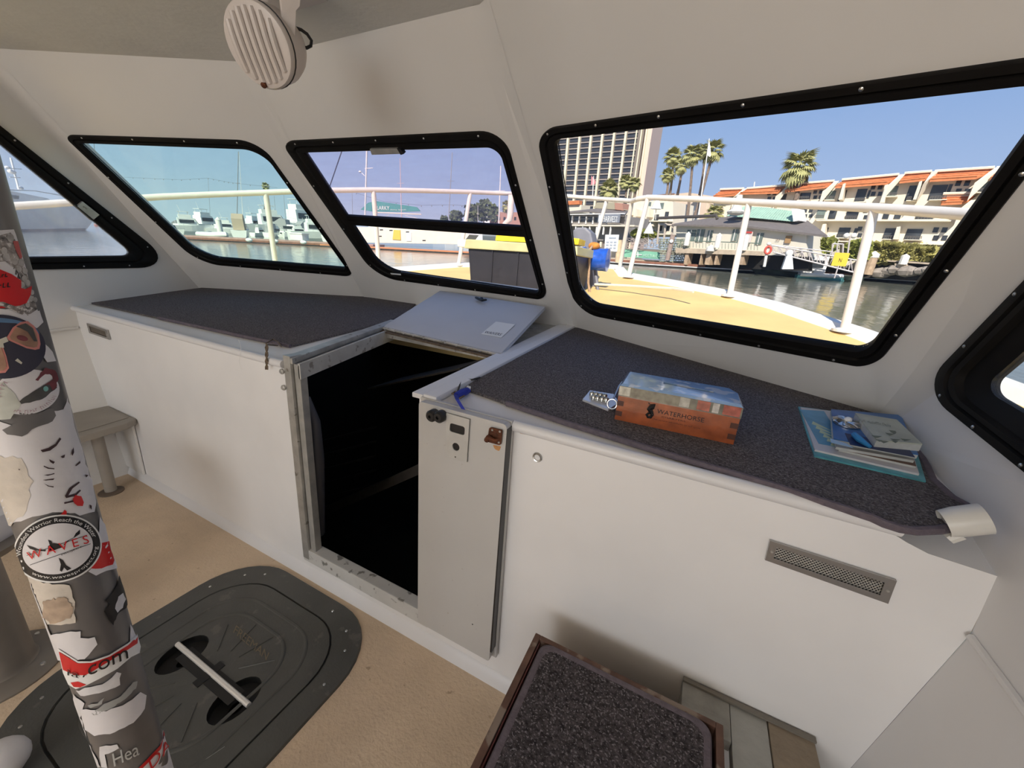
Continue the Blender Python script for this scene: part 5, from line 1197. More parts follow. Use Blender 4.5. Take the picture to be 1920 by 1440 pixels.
for nm, x, y0_, y1_, w, lab in (('dock_pile', 1637, 515, 483, .75, 'square tan dock pile with a white pointed cap right of the gangway'), ('bollard', 1617, 486, 472, .3, 'slender white bollard left of the tan dock pile'), ('bollard', 1697, 496, 476, .35, 'leaning white bollard on the sea wall before the hedge')):
    if nm == 'dock_pile':
        t = thing(nm, SF(x, y0_), lab, 'pile'); p = SF(x, y0_) + SF.n*1.2; q_ = SF(x+2.5, y1_) + SF.n*1.2
        hh = (q_-p).dot(ZW); MB().lathe(p, ZW, [(.45, 0), (.45, hh)], 12).build('shaft', PILE, t); MB().lathe(p + ZW*hh, ZW, [(.5, 0), (.5, .35), (.05, .65)], 12).build('cap', WPILE, t)
    else:
        p = SF(x, y0_) + SF.n*.5; hh = (SF(x, y1_) - SF(x, y0_)).dot(ZW); o = MB().lathe(p, ZW, [(w, 0), (w, hh*.8), (.02, hh)], 10).build(nm, WPILE); tag(o, lab, 'bollard')
# hedges
def blob_hedge(name, pts, r, dist, label, n, m, seed, cat='hedge', group=None):
    rr = random.Random(seed); mb = MB()
    for k in range(n):
        u = rr.random()*(len(pts)-1); i = int(u); f = u-i; x = pts[i][0]*(1-f)+pts[i+1][0]*f; y = pts[i][1]*(1-f)+pts[i+1][1]*f
        c = FW(x + rr.uniform(-3, 3), y + rr.uniform(-r, r), dist + rr.uniform(-.8, .8)); s_ = .28 + .25*rr.random()
        for q in range(3):
            a = Vector((rr.uniform(-1,1), rr.uniform(-1,1), rr.uniform(-1,1))).normalized()*s_; b = a.cross(Vector((rr.uniform(-1,1), rr.uniform(-1,1), rr.uniform(-1,1)))).normalized()*s_
            mb.add([c-a-b, c+a-b, c+a+b, c-a+b], [(0,1,2,3)])
    o = mb.build(name, m, recalc=False); tag(o, label, cat, group); return o
blob_hedge('hedge', [(1520, 458), (1540, 459), (1560, 460)], 7, 56.5, 'green clipped hedge between the restaurant and the gangway gate', 420, HEDGE, 1)
blob_hedge('hedge', [(1596, 468), (1625, 472)], 11, 56.5, 'dense green hedge directly left of the leaning rail stanchion', 420, HEDGE, 2)
blob_hedge('hedge', [(1645, 474), (1680, 476), (1720, 478), (1752, 482)], 13, 57.5, 'long yellow-green hedge behind the sea wall', 1300, mat('hedge_leaf2', (.36, .33, .11), .9, noise=(2, .4)), 3)
blob_hedge('low_shrub', [(1190, 438), (1225, 440)], 3, 66, 'strip of green shrubs behind the lobster traps', 160, HEDGE, 4, 'shrub')
# gangway
def truss(name, p0, p1, q0, q1, n, r, m, t):
    mb = MB()
    for a, b in ((p0, p1), (q0, q1)): mb.tube([a, b], r*1.4, 5)
    mb.build('chord', m, t)
    for k in range(n):
        a = p0.lerp(p1, k/n); b = q0.lerp(q1, (k+.5)/n); c = p0.lerp(p1, (k+1)/n)
        MB().tube([a, b, c], r, 5).build('brace', m, t)
        MB().tube([a, q0.lerp(q1, k/n)], r*.8, 5).build('upright', m, t)
GATE = mat('gangway_metal', (.60, .54, .52), .45, .2)
t = thing('gangway', FW(1530, 480, 51), 'white metal truss gangway sloping down to the floating dock', 'gangway')
for dd in (0, 1.6):
    truss('g', FW(1447, 460, 51+dd), FW(1612, 489, 50+dd), FW(1450, 473, 51+dd), FW(1606, 512, 50+dd), 11, .05, GATE, t)
    MB().tube([FW(1445, 459, 51+dd), FW(1560, 472, 50.5+dd)], .05, 5).build('hand_rail', GATE, t)
MB().prism([FW(1450, 473, 51), FW(1606, 512, 50), FW(1606, 512, 51.6), FW(1450, 473, 52.6)], ZW*.08).build('walkway', GATE, t)
t = thing('gangway_gate', FW(1578, 478, 54), 'pale metal gate frame at the head of the gangway', 'gate')
for x in (1560, 1569, 1580): MB().tube([FW(x, 478, 54), FW(x+1, 457, 54)], .07, 5).build('gate_post', GATE, t)
MB().tube([FW(1561, 457, 54), FW(1581, 458, 54)], .07, 5).build('gate_rail', GATE, t)
t = thing('dock_sign', FW(1577, 510, 48), 'yellow square notice board standing on the dock before the gangway', 'sign')
c_ = FW(1577, 487, 48)
MB().par(c_ - XW*.62 - ZW*.58, XW*1.2 + YW*.3, ZW*1.2, YW*.06).build('board', mat('sign_yellow', (.80, .55, .05), .6), t, bevel=.01)
text_on('N', lambda u, v: c_ - YW*.03 + XW*(-.12+.22*u) + YW*(.14+.06*u) + ZW*(-.22+.34*v)).build('board_mark', INK, t, recalc=False)
MB().tube([c_ - ZW*.5 + YW*.2, c_ - ZW*1.7 + YW*.2], .06, 6).build('post', GATE, t)
# life ring post
t = thing('life_ring_post', FW(1433, 500, 50), 'white-capped dock post with a red life ring', 'post')
MB().tube([FW(1433, 500, 50), FW(1440, 462, 50)], .14, 10).build('post_shaft', WPILE, t)
MB().ball(FW(1442, 457.5, 50), .22, 10, 6, (1, 1, .8)).build('post_cap', WPILE, t)
c_ = FW(1440, 469, 49.8); MB().tube([c_ + XW*.26*math.cos(a) + ZW*.36*math.sin(a) for a in [k*PI/8 for k in range(16)]], .11, 8, closed=True).build('life_ring', mat('ring_red', (.62, .10, .07), .5), t, smooth=True)
# lamp post by the hotel
t = thing('lamp_post', FW(1590, 478, 54), 'tall pale lamp post with a globe in front of the hotel hedge', 'lamp post')
MB().tube([FW(1589, 478, 54), FW(1594, 442, 54)], .08, 6).build('pole', GATE, t)
for x in (1587, 1601): MB().ball(FW(x, 442, 54), .28, 10, 6).build('globe', WPILE, t, smooth=True)
MB().tube([FW(1587, 443, 54), FW(1601, 443, 54)], .05, 5).build('arm', GATE, t)
t = thing('mesh_mast', FW(1626, 470, 55), 'thin dark lattice mast beside the leaning rail stanchion', 'mast')
mb = MB(); mb.tube([FW(1623, 462, 54), FW(1634, 412, 54)], .05, 5); mb.tube([FW(1628, 462, 54), FW(1639, 412, 54)], .05, 5)
for k in range(8): mb.tube([FW(1623+1.35*k, 462-6.2*k, 54), FW(1629.3+1.35*k, 456-6.2*k, 54)], .04, 4)
mb.build('lattice', mat('mast_dark', (.12,.11,.10), .6), t)

# building block with rounded top behind the palms
CF = Facade(FW(1180, 400, 110), FW(1350, 400, 95))
t = thing('peach_building', CF(1270, 430), 'plain peach rendered building with a curved parapet behind the restaurant', 'building')
MB().prism([CF(*p) for p in ((1225, 366), (1262, 364), (1290, 361), (1325, 366), (1352, 373), (1352, 425), (1225, 425))], -CF.n*12).build('wall', mat('peach_wall', (.76, .60, .46), .8), t)
CF.box(1243, 366, 45, 2.5, front=.5).build('roof_edge', mat('roof_edge_brown', (.26,.15,.11), .8), t)
CF.box(1297, 398, 50, 40, front=.1, depth=.1).build('rear_panel', mat('peach_wall', (.76, .60, .46), .8), t)
# white terrace apartments left of it
AF = Facade(FW(1100, 400, 90), FW(1300, 410, 80))
t = thing('apartment_block', AF(1200, 440), 'white stepped apartments with dark windows seen between the rail stanchions', 'building')
MB().prism([AF(*p) for p in ((1140, 377), (1185, 378), (1230, 376), (1262, 378), (1262, 440), (1140, 440))], -AF.n*10).build('wall', CRM, t)
for i, (cx, cy, w, h) in enumerate(((1172, 386, 7, 13), (1216, 385, 9, 12), (1240, 386, 9, 11), (1206, 407, 7, 12), (1231, 408, 8, 12), (1250, 404, 7, 14), (1216, 428, 9, 10), (1237, 428, 9, 10), (1253, 427, 6, 12), (1179, 408, 7, 10), (1190, 428, 8, 12), (1160, 388, 6, 8))):
    AF.box(cx, cy, w, h, front=.05, depth=.1).build('window', WGR if i in (1, 2) else WGL, t)
for cx, cy, w, h in ((1183, 392, 9, 24), (1222, 398, 6, 20), (1229, 420, 7, 10), (1200, 399, 6, 16)):
    o_, x_, y_, dd = AF.rect(cx, cy, w, h, front=1.6, depth=1.6); MB().prism([o_, o_ + x_*1.3, o_ + x_ + y_*.8, o_ + x_*.6 + y_], dd).build('fin_wall', CRM, t)
AF.box(1220, 416, 80, 2, front=2.0, depth=2).build('terrace_slab', CRM, t)
AF.box(1078, 381, 26, 7, front=1, depth=1).build('tile_roof', TILE, t)
AF.box(1078, 392, 28, 14, front=.5, depth=3).build('side_wall', CRM, t)
# pavilion with grey roof
PF = Facade(FW(1060, 420, 72), FW(1200, 420, 66))
t = thing('pavilion', PF(1130, 450), 'grey roofed waterside pavilion with a row of white framed windows', 'building')
MB().prism([PF(*p) for p in ((1050, 399), (1172, 405), (1172, 452), (1050, 450))], -PF.n*7).build('wall', mat('pavilion_wall', (.26,.24,.22), .8, noise=(1,.2)), t)
a = [PF(*p) + PF.n*1 for p in ((1055, 399), (1110, 396), (1178, 404))]; b = [PF(*p) - PF.n*2.5 for p in ((1085, 391), (1108, 387.5), (1160, 393))]
MB().prism([a[0], a[1], a[2], b[2], b[1], b[0]], -ZW*.25).build('roof', SLATE, t)
MB().prism([PF(*p) - PF.n*2 for p in ((1099, 388), (1106, 377), (1140, 377), (1158, 392))], -PF.n*2).build('roof_lantern', mat('lantern_olive', (.38,.34,.24), .7), t)
MB().prism([PF(*p) - PF.n*1.8 for p in ((1140, 378), (1155, 379), (1156, 393), (1141, 391))], -PF.n*2).build('lantern_side', mat('lantern_brick', (.42,.22,.16), .8), t)
for k in range(6): PF.box(1068 + 13*k, 410 + .6*k, 9, 9, front=.1, depth=.1).build('window', WGL, t); 
for k in range(7): PF.box(1061.5 + 13*k, 411 + .6*k, 1.6, 14, front=.3, depth=.2).build('mullion', BWH, t)
PF.box(1115, 402.5, 118, 1.6, front=1.2, depth=.3).build('eave', BWH, t)
PF.box(1120, 424, 150, 2.6, front=2, depth=2).build('terrace_beam', mat('beam_cream', (.72,.64,.52), .8), t)
for k in range(8): PF.box(1066 + 13*k, 433, 1.5, 16, front=1.9, depth=.3).build('terrace_post', BWH, t)
t = thing('roof_sign', PF(1152, 410), 'white lettered sign board on the pavilion roof', 'sign')
PF.box(1152, 411, 40, 15, front=1.6, depth=.2).build('board', mat('sign_grey', (.22,.24,.28), .6), t)
text_on('HARVEST', lambda u, v: PF(1142 + 28*u, 417 - 11*v + 1.5*u) + PF.n*1.7).build('lettering', INKW, t, recalc=False)
PF.box(1137, 411, 5, 12, front=1.7, depth=.1).build('emblem_panel', INKW, t)
# white notice board on posts
t = thing('notice_board', FW(1148, 475, 40), 'large white notice board on a pile behind the blue winch drum', 'sign')
NF = Facade(FW(1135, 455, 40), FW(1160, 455, 39.7))
MB().prism([NF(*p) for p in ((1135, 440), (1160.5, 440), (1157, 472), (1133, 470))], -NF.n*.08).build('board', INKW, t)
for r in range(3):
    for k in range(3): NF.box(1139.5 + 7*k - r*.6, 454 + 5.5*r, 4.6, 2.6, front=.03, depth=.03).build('notice_text', mat('faint_blue_grey', (.38,.42,.48), .6), t)
NF.box(1148.5, 446, 13, 3, front=.03, depth=.03).build('notice_text', mat('faint_blue_grey', (.38,.42,.48), .6), t)
t = thing('dock_pile', FW(1160, 492, 40), 'thick tan timber pile right of the white notice board', 'pile')
MB().tube([FW(1158, 492, 40), FW(1162, 450, 40)], .26, 12).build('shaft', mat('pile_cream', (.70,.52,.32), .8, noise=(3,.2)), t)
# green banner fence and traps
t = thing('green_banner', FW(1205, 482, 62), 'faded green banner with white lettering hung along the dock', 'banner')
BF = Facade(FW(1170, 470, 62), FW(1240, 475, 60))
GB = mat('banner_green', (.20, .46, .32), .7, noise=(1, .15))
MB().prism([BF(*p) for p in ((1170, 467), (1237, 473), (1237, 486), (1170, 482))], -BF.n*.1).build('cloth', GB, t)
MB().prism([BF(*p)+BF.n*.1 for p in ((1196, 470), (1197.5, 470), (1197, 482), (1195.5, 482))], -BF.n*.05).build('cross', INKW, t)
MB().prism([BF(*p)+BF.n*.1 for p in ((1190, 476), (1204, 477), (1204, 478.5), (1190, 477.5))], -BF.n*.05).build('cross', INKW, t)
text_on('HOT TUB C', lambda u, v: BF(1207 + 26*u, 481 + 2*u - 5*v) + BF.n*.1).build('lettering', mat('pale_green_text', (.55,.72,.62), .6), t, recalc=False)
rr = random.Random(21)
TRAPM = mat('trap_wire', (.36,.30,.27), .8)
for k in range(12):
    x, y = 1172 + (k % 6)*12 + rr.uniform(-2, 2), 462 - (k//6)*9 + rr.uniform(-1.5, 1.5)
    c = FW(x, y+3, 60.5 + rr.random()); a = XW*1.15 + YW*rr.uniform(-.3, .3); u = ZW*.62; d = YW*.7; mb = MB()
    vs = [c, c+a, c+a+u, c+u, c+d, c+a+d, c+a+u+d, c+u+d]
    for i, j in ((0,1),(1,2),(2,3),(3,0),(4,5),(5,6),(6,7),(7,4),(0,4),(1,5),(2,6),(3,7),(0,2),(1,3),(3,6)): mb.tube([vs[i], vs[j]], .035, 4)
    o = mb.build('lobster_trap', TRAPM); tag(o, 'brownish wire fishing trap in the pile on the dock left of the restaurant', 'trap', 'wire traps piled on the dock')
rr = random.Random(22)
t = thing('crab_pot_stack', FW(1275, 490, 58), 'tall stack of grey-green netted crab pots left of the pier', 'crab pots')
NETM = mat('net_grey_green', (.30,.33,.25), .9, noise=(1, .4))
for i in range(4):
    for k in range(5):
        c = FW(1243 + 14*i + rr.uniform(-1,1), 486 - 8.3*k, 58 + rr.random()); a1 = rr.uniform(.42, .5)
        mb = MB()
        for zz in (-.28, 0, .28): mb.tube([c + ZW*zz + XW*a1*math.cos(q*PI/5) + YW*a1*math.sin(q*PI/5) for q in range(10)], .05, 4, closed=True)
        for q in range(6): mb.tube([c - ZW*.28 + XW*a1*math.cos(q*PI/3) + YW*a1*math.sin(q*PI/3), c + ZW*.28 + XW*a1*math.cos(q*PI/3+.6) + YW*a1*math.sin(q*PI/3+.6)], .04, 4)
        mb.build('pot', NETM, t)
t = thing('derrick_post', FW(1250, 480, 57.5), 'weathered timber derrick post leaning among the crab pots', 'post')
MB().tube([FW(1251, 488, 57), FW(1262, 440, 57)], .30, 10).build('shaft', mat('timber_grey', (.34,.26,.22), .9, noise=(3,.2)), t)
MB().lathe(FW(1259, 452, 56.6), -YW, [(.22, 0), (.22, .05)], 12).build('tag_disc', WPILE, t)
t = thing('scaffold_frame', FW(1250, 430, 60), 'greyish timber scaffold frame rising left of the restaurant roof', 'frame')
for x in (1232, 1244, 1258): MB().tube([FW(x, 458, 60), FW(x+4, 418, 60)], .14, 6).build('upright', mat('timber_pale', (.50,.43,.36), .9), t)
MB().tube([FW(1236, 421, 60), FW(1266, 422, 60)], .14, 6).build('cross_beam', mat('timber_pale', (.50,.43,.36), .9), t)

# --- boats moored at the right dock
def loft_hull(L, B_, H_, sheer=.25, bow=.22, n=11):
    """hull sections from stern (x=-L/2) to bow (x=L/2), z from 0 (waterline)"""
    loops = []
    for i in range(n):
        u = i/(n-1); x = -L/2 + L*u; w = B_/2*(1 - max(0, (u-.55)/.45)**2*.98); top = H_*(1 + sheer*u*u); k = L*bow*max(0, u-.75)*2
        loops.append([Vector((x, 0, -.3)), Vector((x, w*.6, -.15)), Vector((x + k*.4, w*.85, top*.3)), Vector((x + k, w, top)), Vector((x+k, w*.9, top*1.0)), Vector((x+k, 0, top*.96)), Vector((x+k, -w*.9, top)), Vector((x + k, -w, top)), Vector((x + k*.4, -w*.85, top*.3)), Vector((x, -w*.6, -.15))])
    mb = MB(); mb.loops(loops); mb.add(loops[0], [list(range(10))]); mb.add(loops[-1], [list(range(10))[::-1]])
    return mb
def place(base, heading, mb):    # local (x fwd, y side, z up) -> world
    c, s = math.cos(heading), math.sin(heading); fx = XW*c + YW*s; fy = -XW*s + YW*c
    mb.v = [Vector(base) + fx*v.x + fy*v.y + ZW*v.z for v in mb.v]; return mb
def motorboat(px, py, lenpx, heading, label, cab='cabin', hullm=BWH, canvas=None, group='boats moored in the marina', H_=None, zoff=0, cat='boat', dist=None):
    base = FZ(px, py) if dist is None else FW(px, py, dist)
    D_ = (base - CAM).dot(YW); lenpx *= 1.25; L = lenpx/740*D_/max(.35, abs(math.cos(heading)) + .25*abs(math.sin(heading))); B2 = L*.32; H2 = H_ or L*.19
    t = thing('motorboat', base, label, cat, group)
    P = lambda mb: place(base, heading, mb)
    P(loft_hull(L, B2, H2)).build('hull', hullm, t)
    z0 = H2
    if cab == 'rib': return t
    ch = L*.19
    mb = MB(); a0, a1 = -L*.15, L*.22
    mb.add([(a0, -B2*.36, z0*.95), (a1+L*.06, -B2*.3, z0*.95), (a1+L*.06, B2*.3, z0*.95), (a0, B2*.36, z0*.95), (a0, -B2*.32, z0+ch), (a1-L*.03, -B2*.26, z0+ch), (a1-L*.03, B2*.26, z0+ch), (a0, B2*.32, z0+ch)], [(3,2,1,0), (4,5,6,7), (0,1,5,4), (1,2,6,5), (2,3,7,6), (3,0,4,7)])
    P(mb).build('cabin', BWH, t)
    for s in (-1, 1):
        P(MB().par((a0*.8, s*B2*.355 - .02, z0+ch*.35), (L*.30, 0, 0), (0, .04, 0), (0, 0, ch*.42))).build('window', BGL, t)
    P(MB().prism([(a1+L*.045, -B2*.26, z0+ch*.25), (a1+L*.045, B2*.26, z0+ch*.25), (a1-L*.015, B2*.24, z0+ch*.92), (a1-L*.015, -B2*.24, z0+ch*.92)], (.05, 0, .03))).build('windscreen', BGL, t)
    if cab in ('fly', 'sport'):
        P(MB().box((a0+L*.16, 0, z0+ch+L*.03), (L*.26, B2*.55, L*.09))).build('flybridge', BWH, t, bevel=.03)
        for s in (-1, 1):
            for x in (a0+L*.06, a0+L*.24): P(MB().tube([(x, s*B2*.22, z0+ch+L*.05), (x, s*B2*.22, z0+ch+L*.14)], .04, 5)).build('top_post', BWH, t)
        P(MB().box((a0+L*.15, 0, z0+ch+L*.145), (L*.24, B2*.52, .08))).build('hard_top', BWH, t)
        P(MB().tube([(a0+L*.1, 0, z0+ch+L*.15), (a0+L*.06, 0, z0+ch+L*.30)], .03, 5)).build('antenna', BWH, t)
    if canvas: P(MB().prism([(a0-L*.25, -B2*.36, z0), (a0-L*.24, -B2*.34, z0+ch*1.3), (a0-L*.05, -B2*.32, z0+ch*1.9), (a0+L*.12, -B2*.32, z0+ch*1.7), (a0+L*.14, -B2*.36, z0)], (0, 0, 0) if False else (0, B2*.7, 0))).build('canvas_cover', canvas, t)
    mb = MB(); pts = []
    for k in range(9):
        u = .45 + .55*k/8; x = -L/2 + L*u + L*.22*max(0, u-.75)*2; w = B2/2*(1 - max(0, (u-.55)/.45)**2*.98)*.9; pts.append((x, w, H2*(1+.25*u*u)))
    for s in (-1, 1):
        mb.tube([(x, s*w, z+L*.05) for x, w, z in pts], .035, 4)
        for x, w, z in pts[::2]: mb.tube([(x, s*w, z), (x, s*w, z+L*.05)], .03, 4)
    P(mb).build('bow_rail', mat('rail_chrome', (.6,.6,.6), .3, .6), t)
    if canvas is None and cab == 'cabin':
        P(MB().tube([(a0, 0, z0+ch), (a0-.1, 0, z0+ch+L*.16)], .03, 5)).build('antenna', BWH, t)
    return t
TEALH = mat('teal_hull', (.10,.30,.30), .35, noise=(1,.3)); STRIPE = mat('dark_green_hull', (.04,.06,.05), .4, noise=(1.5,.5))
motorboat(1512, 521, 105, PI-.15, 'dark green and teal open workboat moored at the right dock below the gangway', cab='cabin', hullm=STRIPE, group='boats at the right dock', H_=.55)
base = FZ(1535, 524)
t = thing('skiff', base, 'low teal hulled skiff with white tubes beside the dark green workboat', 'boat', 'boats at the right dock')
place(base, .05, loft_hull(4.2, 1.4, .34)).build('hull', TEALH, t)
place(base, .05, MB().tube([(-1.9, .6, .42), (.8, .62, .44), (1.9, .15, .5), (1.9, -.15, .5), (.8, -.62, .44), (-1.9, -.6, .42)], .20, 10)).build('tube', BWH, t, smooth=True)
place(base, .05, MB().box((-.3, 0, .65), (.9, .6, .5))).build('console', BWH, t, bevel=.05)
t = thing('outboard_boat', FZ(1477, 516), 'small white boat stood upright behind the dark green workboat', 'boat', 'boats at the right dock')
MB().prism([FW(*p, 49) for p in ((1466, 505), (1474, 482), (1480, 474), (1486, 480), (1488, 505))], YW*.9).build('hull', BWH, t, bevel=.05)
MB().ball(FW(1480, 475, 49.3), .35, 10, 6).build('cover', BWH, t, smooth=True)

# --- palms
def frond_mesh(L):
    """fan palm leaf: arching stalk with a drooping fan of pointed blades"""
    mb = MB(); st = Vector((L*.42, 0, L*.10))
    mb.tube([(0, 0, 0), (L*.22, 0, L*.10), st], .03, 4)
    for k in range(11):
        a = math.radians(-75 + 15*k); r = L*(.62 - .18*abs(math.sin(a))); w = L*.075
        d = Vector((math.cos(a), math.sin(a), 0)); e = Vector((-d.y, d.x, 0))
        m_ = st + d*r*.55 + Vector((0, 0, -r*.10)); tip = st + d*r + Vector((0, 0, -r*.55))
        mb.add([st, m_ + e*w, tip, m_ - e*w], [(0, 1, 2, 3)])
    return mb
FRONDS = {}
def palm(px0, py0, px1, py1, dist, Rm, label, group, seed, tr=.22):
    p0, p1 = FW(px0, py0, dist), FW(px1, py1, dist); rr = random.Random(seed)
    t = thing('palm_tree', p0, label, 'palm tree', group)
    MB().tube([p0.lerp(p1, u) + XW*math.sin(u*2.5)*.15 for u in (0, .25, .5, .75, 1)], [tr*1.3, tr*1.05, tr, tr*.95, tr*1.1], 8).build('trunk', PALMT, t, smooth=True)
    Rm *= .92
    for k in range(34):
        key = round(Rm, 1)
        if key not in FRONDS: FRONDS[key] = frond_mesh(Rm).build('frond', PALMG, t, recalc=False, base=None); fo = FRONDS[key]; fo.parent = t; me = fo.data; me.transform(Matrix.Translation(Vector(t['_b'])));  o = fo
        else: o = FRONDS[key].copy(); COL.objects.link(o); o.parent = t
        az = k*2.399 + rr.uniform(-.2, .2); el = math.radians(75 - 135*(k/33.0) + rr.uniform(-8, 8))
        Rm_ = Matrix((XW, YW, ZW)).transposed().to_4x4() @ Matrix.Rotation(az, 4, 'Z') @ Matrix.Rotation(-el, 4, 'Y') @ Matrix.Scale(rr.uniform(.8, 1.05), 4)
        o.matrix_local = Matrix.Translation(p1 - Vector(t['_b'])) @ Rm_
for i, a in enumerate([(1250, 366, 1252, 330, 90, 1.9, 'shortest palm at the left of the palm cluster beside the tower'), (1256, 366, 1262, 295, 92, 2.4, 'second palm from the tower in the palm cluster'), (1270, 366, 1278, 312, 90, 2.0, 'slim dark-trunked palm in the middle of the palm cluster'), (1289, 404, 1298, 292, 84, 2.4, 'tall palm left of the white flagpole'), (1312, 366, 1322, 284, 88, 2.0, 'palm crown overlapping the flagpole'), (1303, 404, 1336, 284, 82, 2.5, 'tallest palm just right of the white flagpole'), (1492, 375, 1499, 315, 62, 2.6, 'lone palm standing before the orange roofed hotel')]):
    palm(*a, 'palms beside the hotels', 40+i)
for i, a in enumerate([(1140, 368, 1142, 358, 110, 3.6, 'low bushy palm at the foot of the tower'), (1173, 370, 1173, 342, 115, 2.6, 'palm before the right edge of the tower'), (1190, 370, 1190, 346, 115, 2.4, 'palm at the very corner of the tower'), (1338, 412, 1341, 403, 66, 2.0, 'squat palm left of the green lantern roof')]):
    palm(*a, 'low palms by the tower', 60+i)
# flag poles
def flagpole(px0, py0, px1, py1, dist, flag, label, m):
    t = thing('flagpole', FW(px0, py0, dist), label, 'flagpole'); MB().tube([FW(px0, py0, dist), FW(px1, py1, dist)], [.13, .07], 8).build('pole', WPILE, t)
    MB().prism([FW(*p, dist) for p in flag], YW*.05).build('flag', m, t)
flagpole(1309, 410, 1330, 260, 80, [(1330, 265), (1326, 290), (1330, 294), (1333, 292), (1332, 275)], 'tall white flagpole with a limp white flag among the palms', BWH)
flagpole(1111, 370, 1113, 330, 100, [(1109, 329), (1117, 340), (1116, 345), (1108, 347)], 'flagpole with a small pink flag before the tower', mat('flag_pink', (.62,.24,.26), .7))
o = MB().tube([FW(1410, 376, 70), FW(1415, 341, 70)], .07, 5).build('antenna_mast', WPILE); tag(o, 'thin white mast before the orange roofs', 'mast')
for nm, a, b, lab in (('umbrella', 1215, 458, 'folded white parasol left of the netted crab pots'), ('umbrella', 1229, 412, 'folded white parasol on the apartment terrace')):
    t = thing('umbrella', FW(a, b, 63), lab, 'umbrella'); MB().tube([FW(a, b, 63), FW(a+2, b-34, 63)], .05, 5).build('pole', WPILE, t); MB().lathe(FW(a+1, b-20, 63), ZW, [(.75, 0), (.45, .7), (.05, 1.5)], 8).build('canopy', BWH, t)

# ================================================================== LEFT AND CENTRE MARINA
BEIGE = mat('beige_canvas', (.46, .36, .26), .85); GRNC = mat('green_canvas', (.04, .36, .24), .8); GREYC = mat('grey_canvas', (.32,.32,.33), .85)
# near dock
t = thing('marina_dock', FZ(480, 452), 'red-brown edged marina dock lined with boats, seen through the teal window', 'dock')
a, b = FZ(300, 447), FZ(700, 466)
MB().par(a + ZW*.25, b-a, YW*2.5, ZW*.35).build('dock_deck', mat('dock_pinkish', (.46,.28,.24), .8, noise=(1,.15)), t)
MB().par(a + ZW*.1 - YW*.05, b-a, YW*.2, ZW*.28).build('fender_strip', DBROWN, t)
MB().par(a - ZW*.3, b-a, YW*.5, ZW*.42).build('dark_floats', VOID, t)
for i, x in enumerate((472, 520, 573)):
    o = MB().ball(FZ(x, 455.5+.04*(x-450)) + ZW*.45 - YW*.3, .5, 10, 6, (1.2, .8, .6)).build('dock_fender', BWH, smooth=True); tag(o, 'white fender hung on the marina dock, %s' % ('leftmost', 'middle one right of the rail stanchion', 'rightmost below the dock box')[i], 'fender', 'white dock fenders')
t = thing('dock_box', FZ(557, 449), 'white dock storage box on the marina dock', 'dock box')
c = FZ(557, 458) + ZW*.6; MB().par(c - XW*1.45, XW*2.9, YW*1.2, ZW*.95).build('body', BWH, t, bevel=.04); MB().par(c - XW*1.55 - YW*.08 + ZW*.95, XW*3.1, YW*1.35, ZW*.2).build('lid', BWH, t, bevel=.04)
# white inflatable
base = FZ(402, 449.5); t = thing('inflatable_dinghy', base, 'white inflatable dinghy with folded console lying along the marina dock', 'boat')
place(base, -.12, MB().tube([(-3.8, .7, .7), (1.2, .75, .7), (3.2, .45, .85), (4.3, 0, 1.0), (3.2, -.45, .85), (1.2, -.75, .7), (-3.8, -.7, .7)], [.42, .48, .44, .34, .44, .48, .42], 10)).build('tube', BWH, t, smooth=True)
place(base, -.12, loft_hull(6.6, 1.3, .42)).build('hull', BWH, t)
place(base, -.12, MB().box((-1.5, 0, .95), (1.0, .5, .7))).build('outboard', mat('outboard_grey', (.35,.35,.36), .4), t, bevel=.08)
t = thing('dock_pile', FZ(404, 450), 'white capped round pile behind the inflatable dinghy', 'pile')
c = FZ(404, 449) + YW*1.0; MB().lathe(c, ZW, [(.42, -.5), (.42, 3.0), (.46, 3.05), (.05, 3.5)], 14).build('shaft', WPILE, t)
mb_list = [ # px, py(waterline), len px, heading, kind, canvas, label
 (318, 441, 70, .5, 'cabin', GRNC, 'white boat with a green canopy at the left edge of the teal window'),
 (352, 438, 60, 1.2, 'fly', None, 'white flybridge boat behind the dock, right of the green canopy'),
 (385, 436, 58, 1.9, 'fly', None, 'white cruiser with dark windows behind the capped pile'),
 (455, 447, 92, 2.5, 'cabin', BEIGE, 'white boat with a beige canvas enclosure on the marina dock'),
 (508, 442, 60, 1.3, 'sport', None, 'white sport cruiser directly behind the leaning rail stanchion'),
 (545, 446, 72, .4, 'cabin', GREYC, 'white boat with a grey cover behind the dock box'),
 (590, 452, 56, 1.2, 'fly', None, 'white boat at the right end of the marina dock'),
 (625, 455, 60, 2.2, 'cabin', None, 'white boat hidden partly behind the window pillar')]
mb_list += [
 (335, 434, 44, 2.3, 'cabin', None, 'low white cruiser between the green canopy boat and the capped pile'),
 (425, 441, 56, 1.0, 'fly', None, 'white flybridge boat just left of the beige canvas enclosure'),
 (478, 438, 46, 1.9, 'fly', None, 'white boat just right of the beige canvas enclosure'),
 (528, 440, 52, 2.6, 'cabin', None, 'white cruiser half hidden between the rail stanchion and the dock box'),
 (568, 444, 48, 1.6, 'sport', None, 'white hard-top boat above the dock box'),
 (610, 448, 54, .8, 'fly', None, 'white boat at the lower right corner of the teal window')]
for px, py, ln, hd, kd, cv, lb in mb_list: motorboat(px, py, ln, hd, lb, cab=kd, canvas=cv)
rr = random.Random(31)
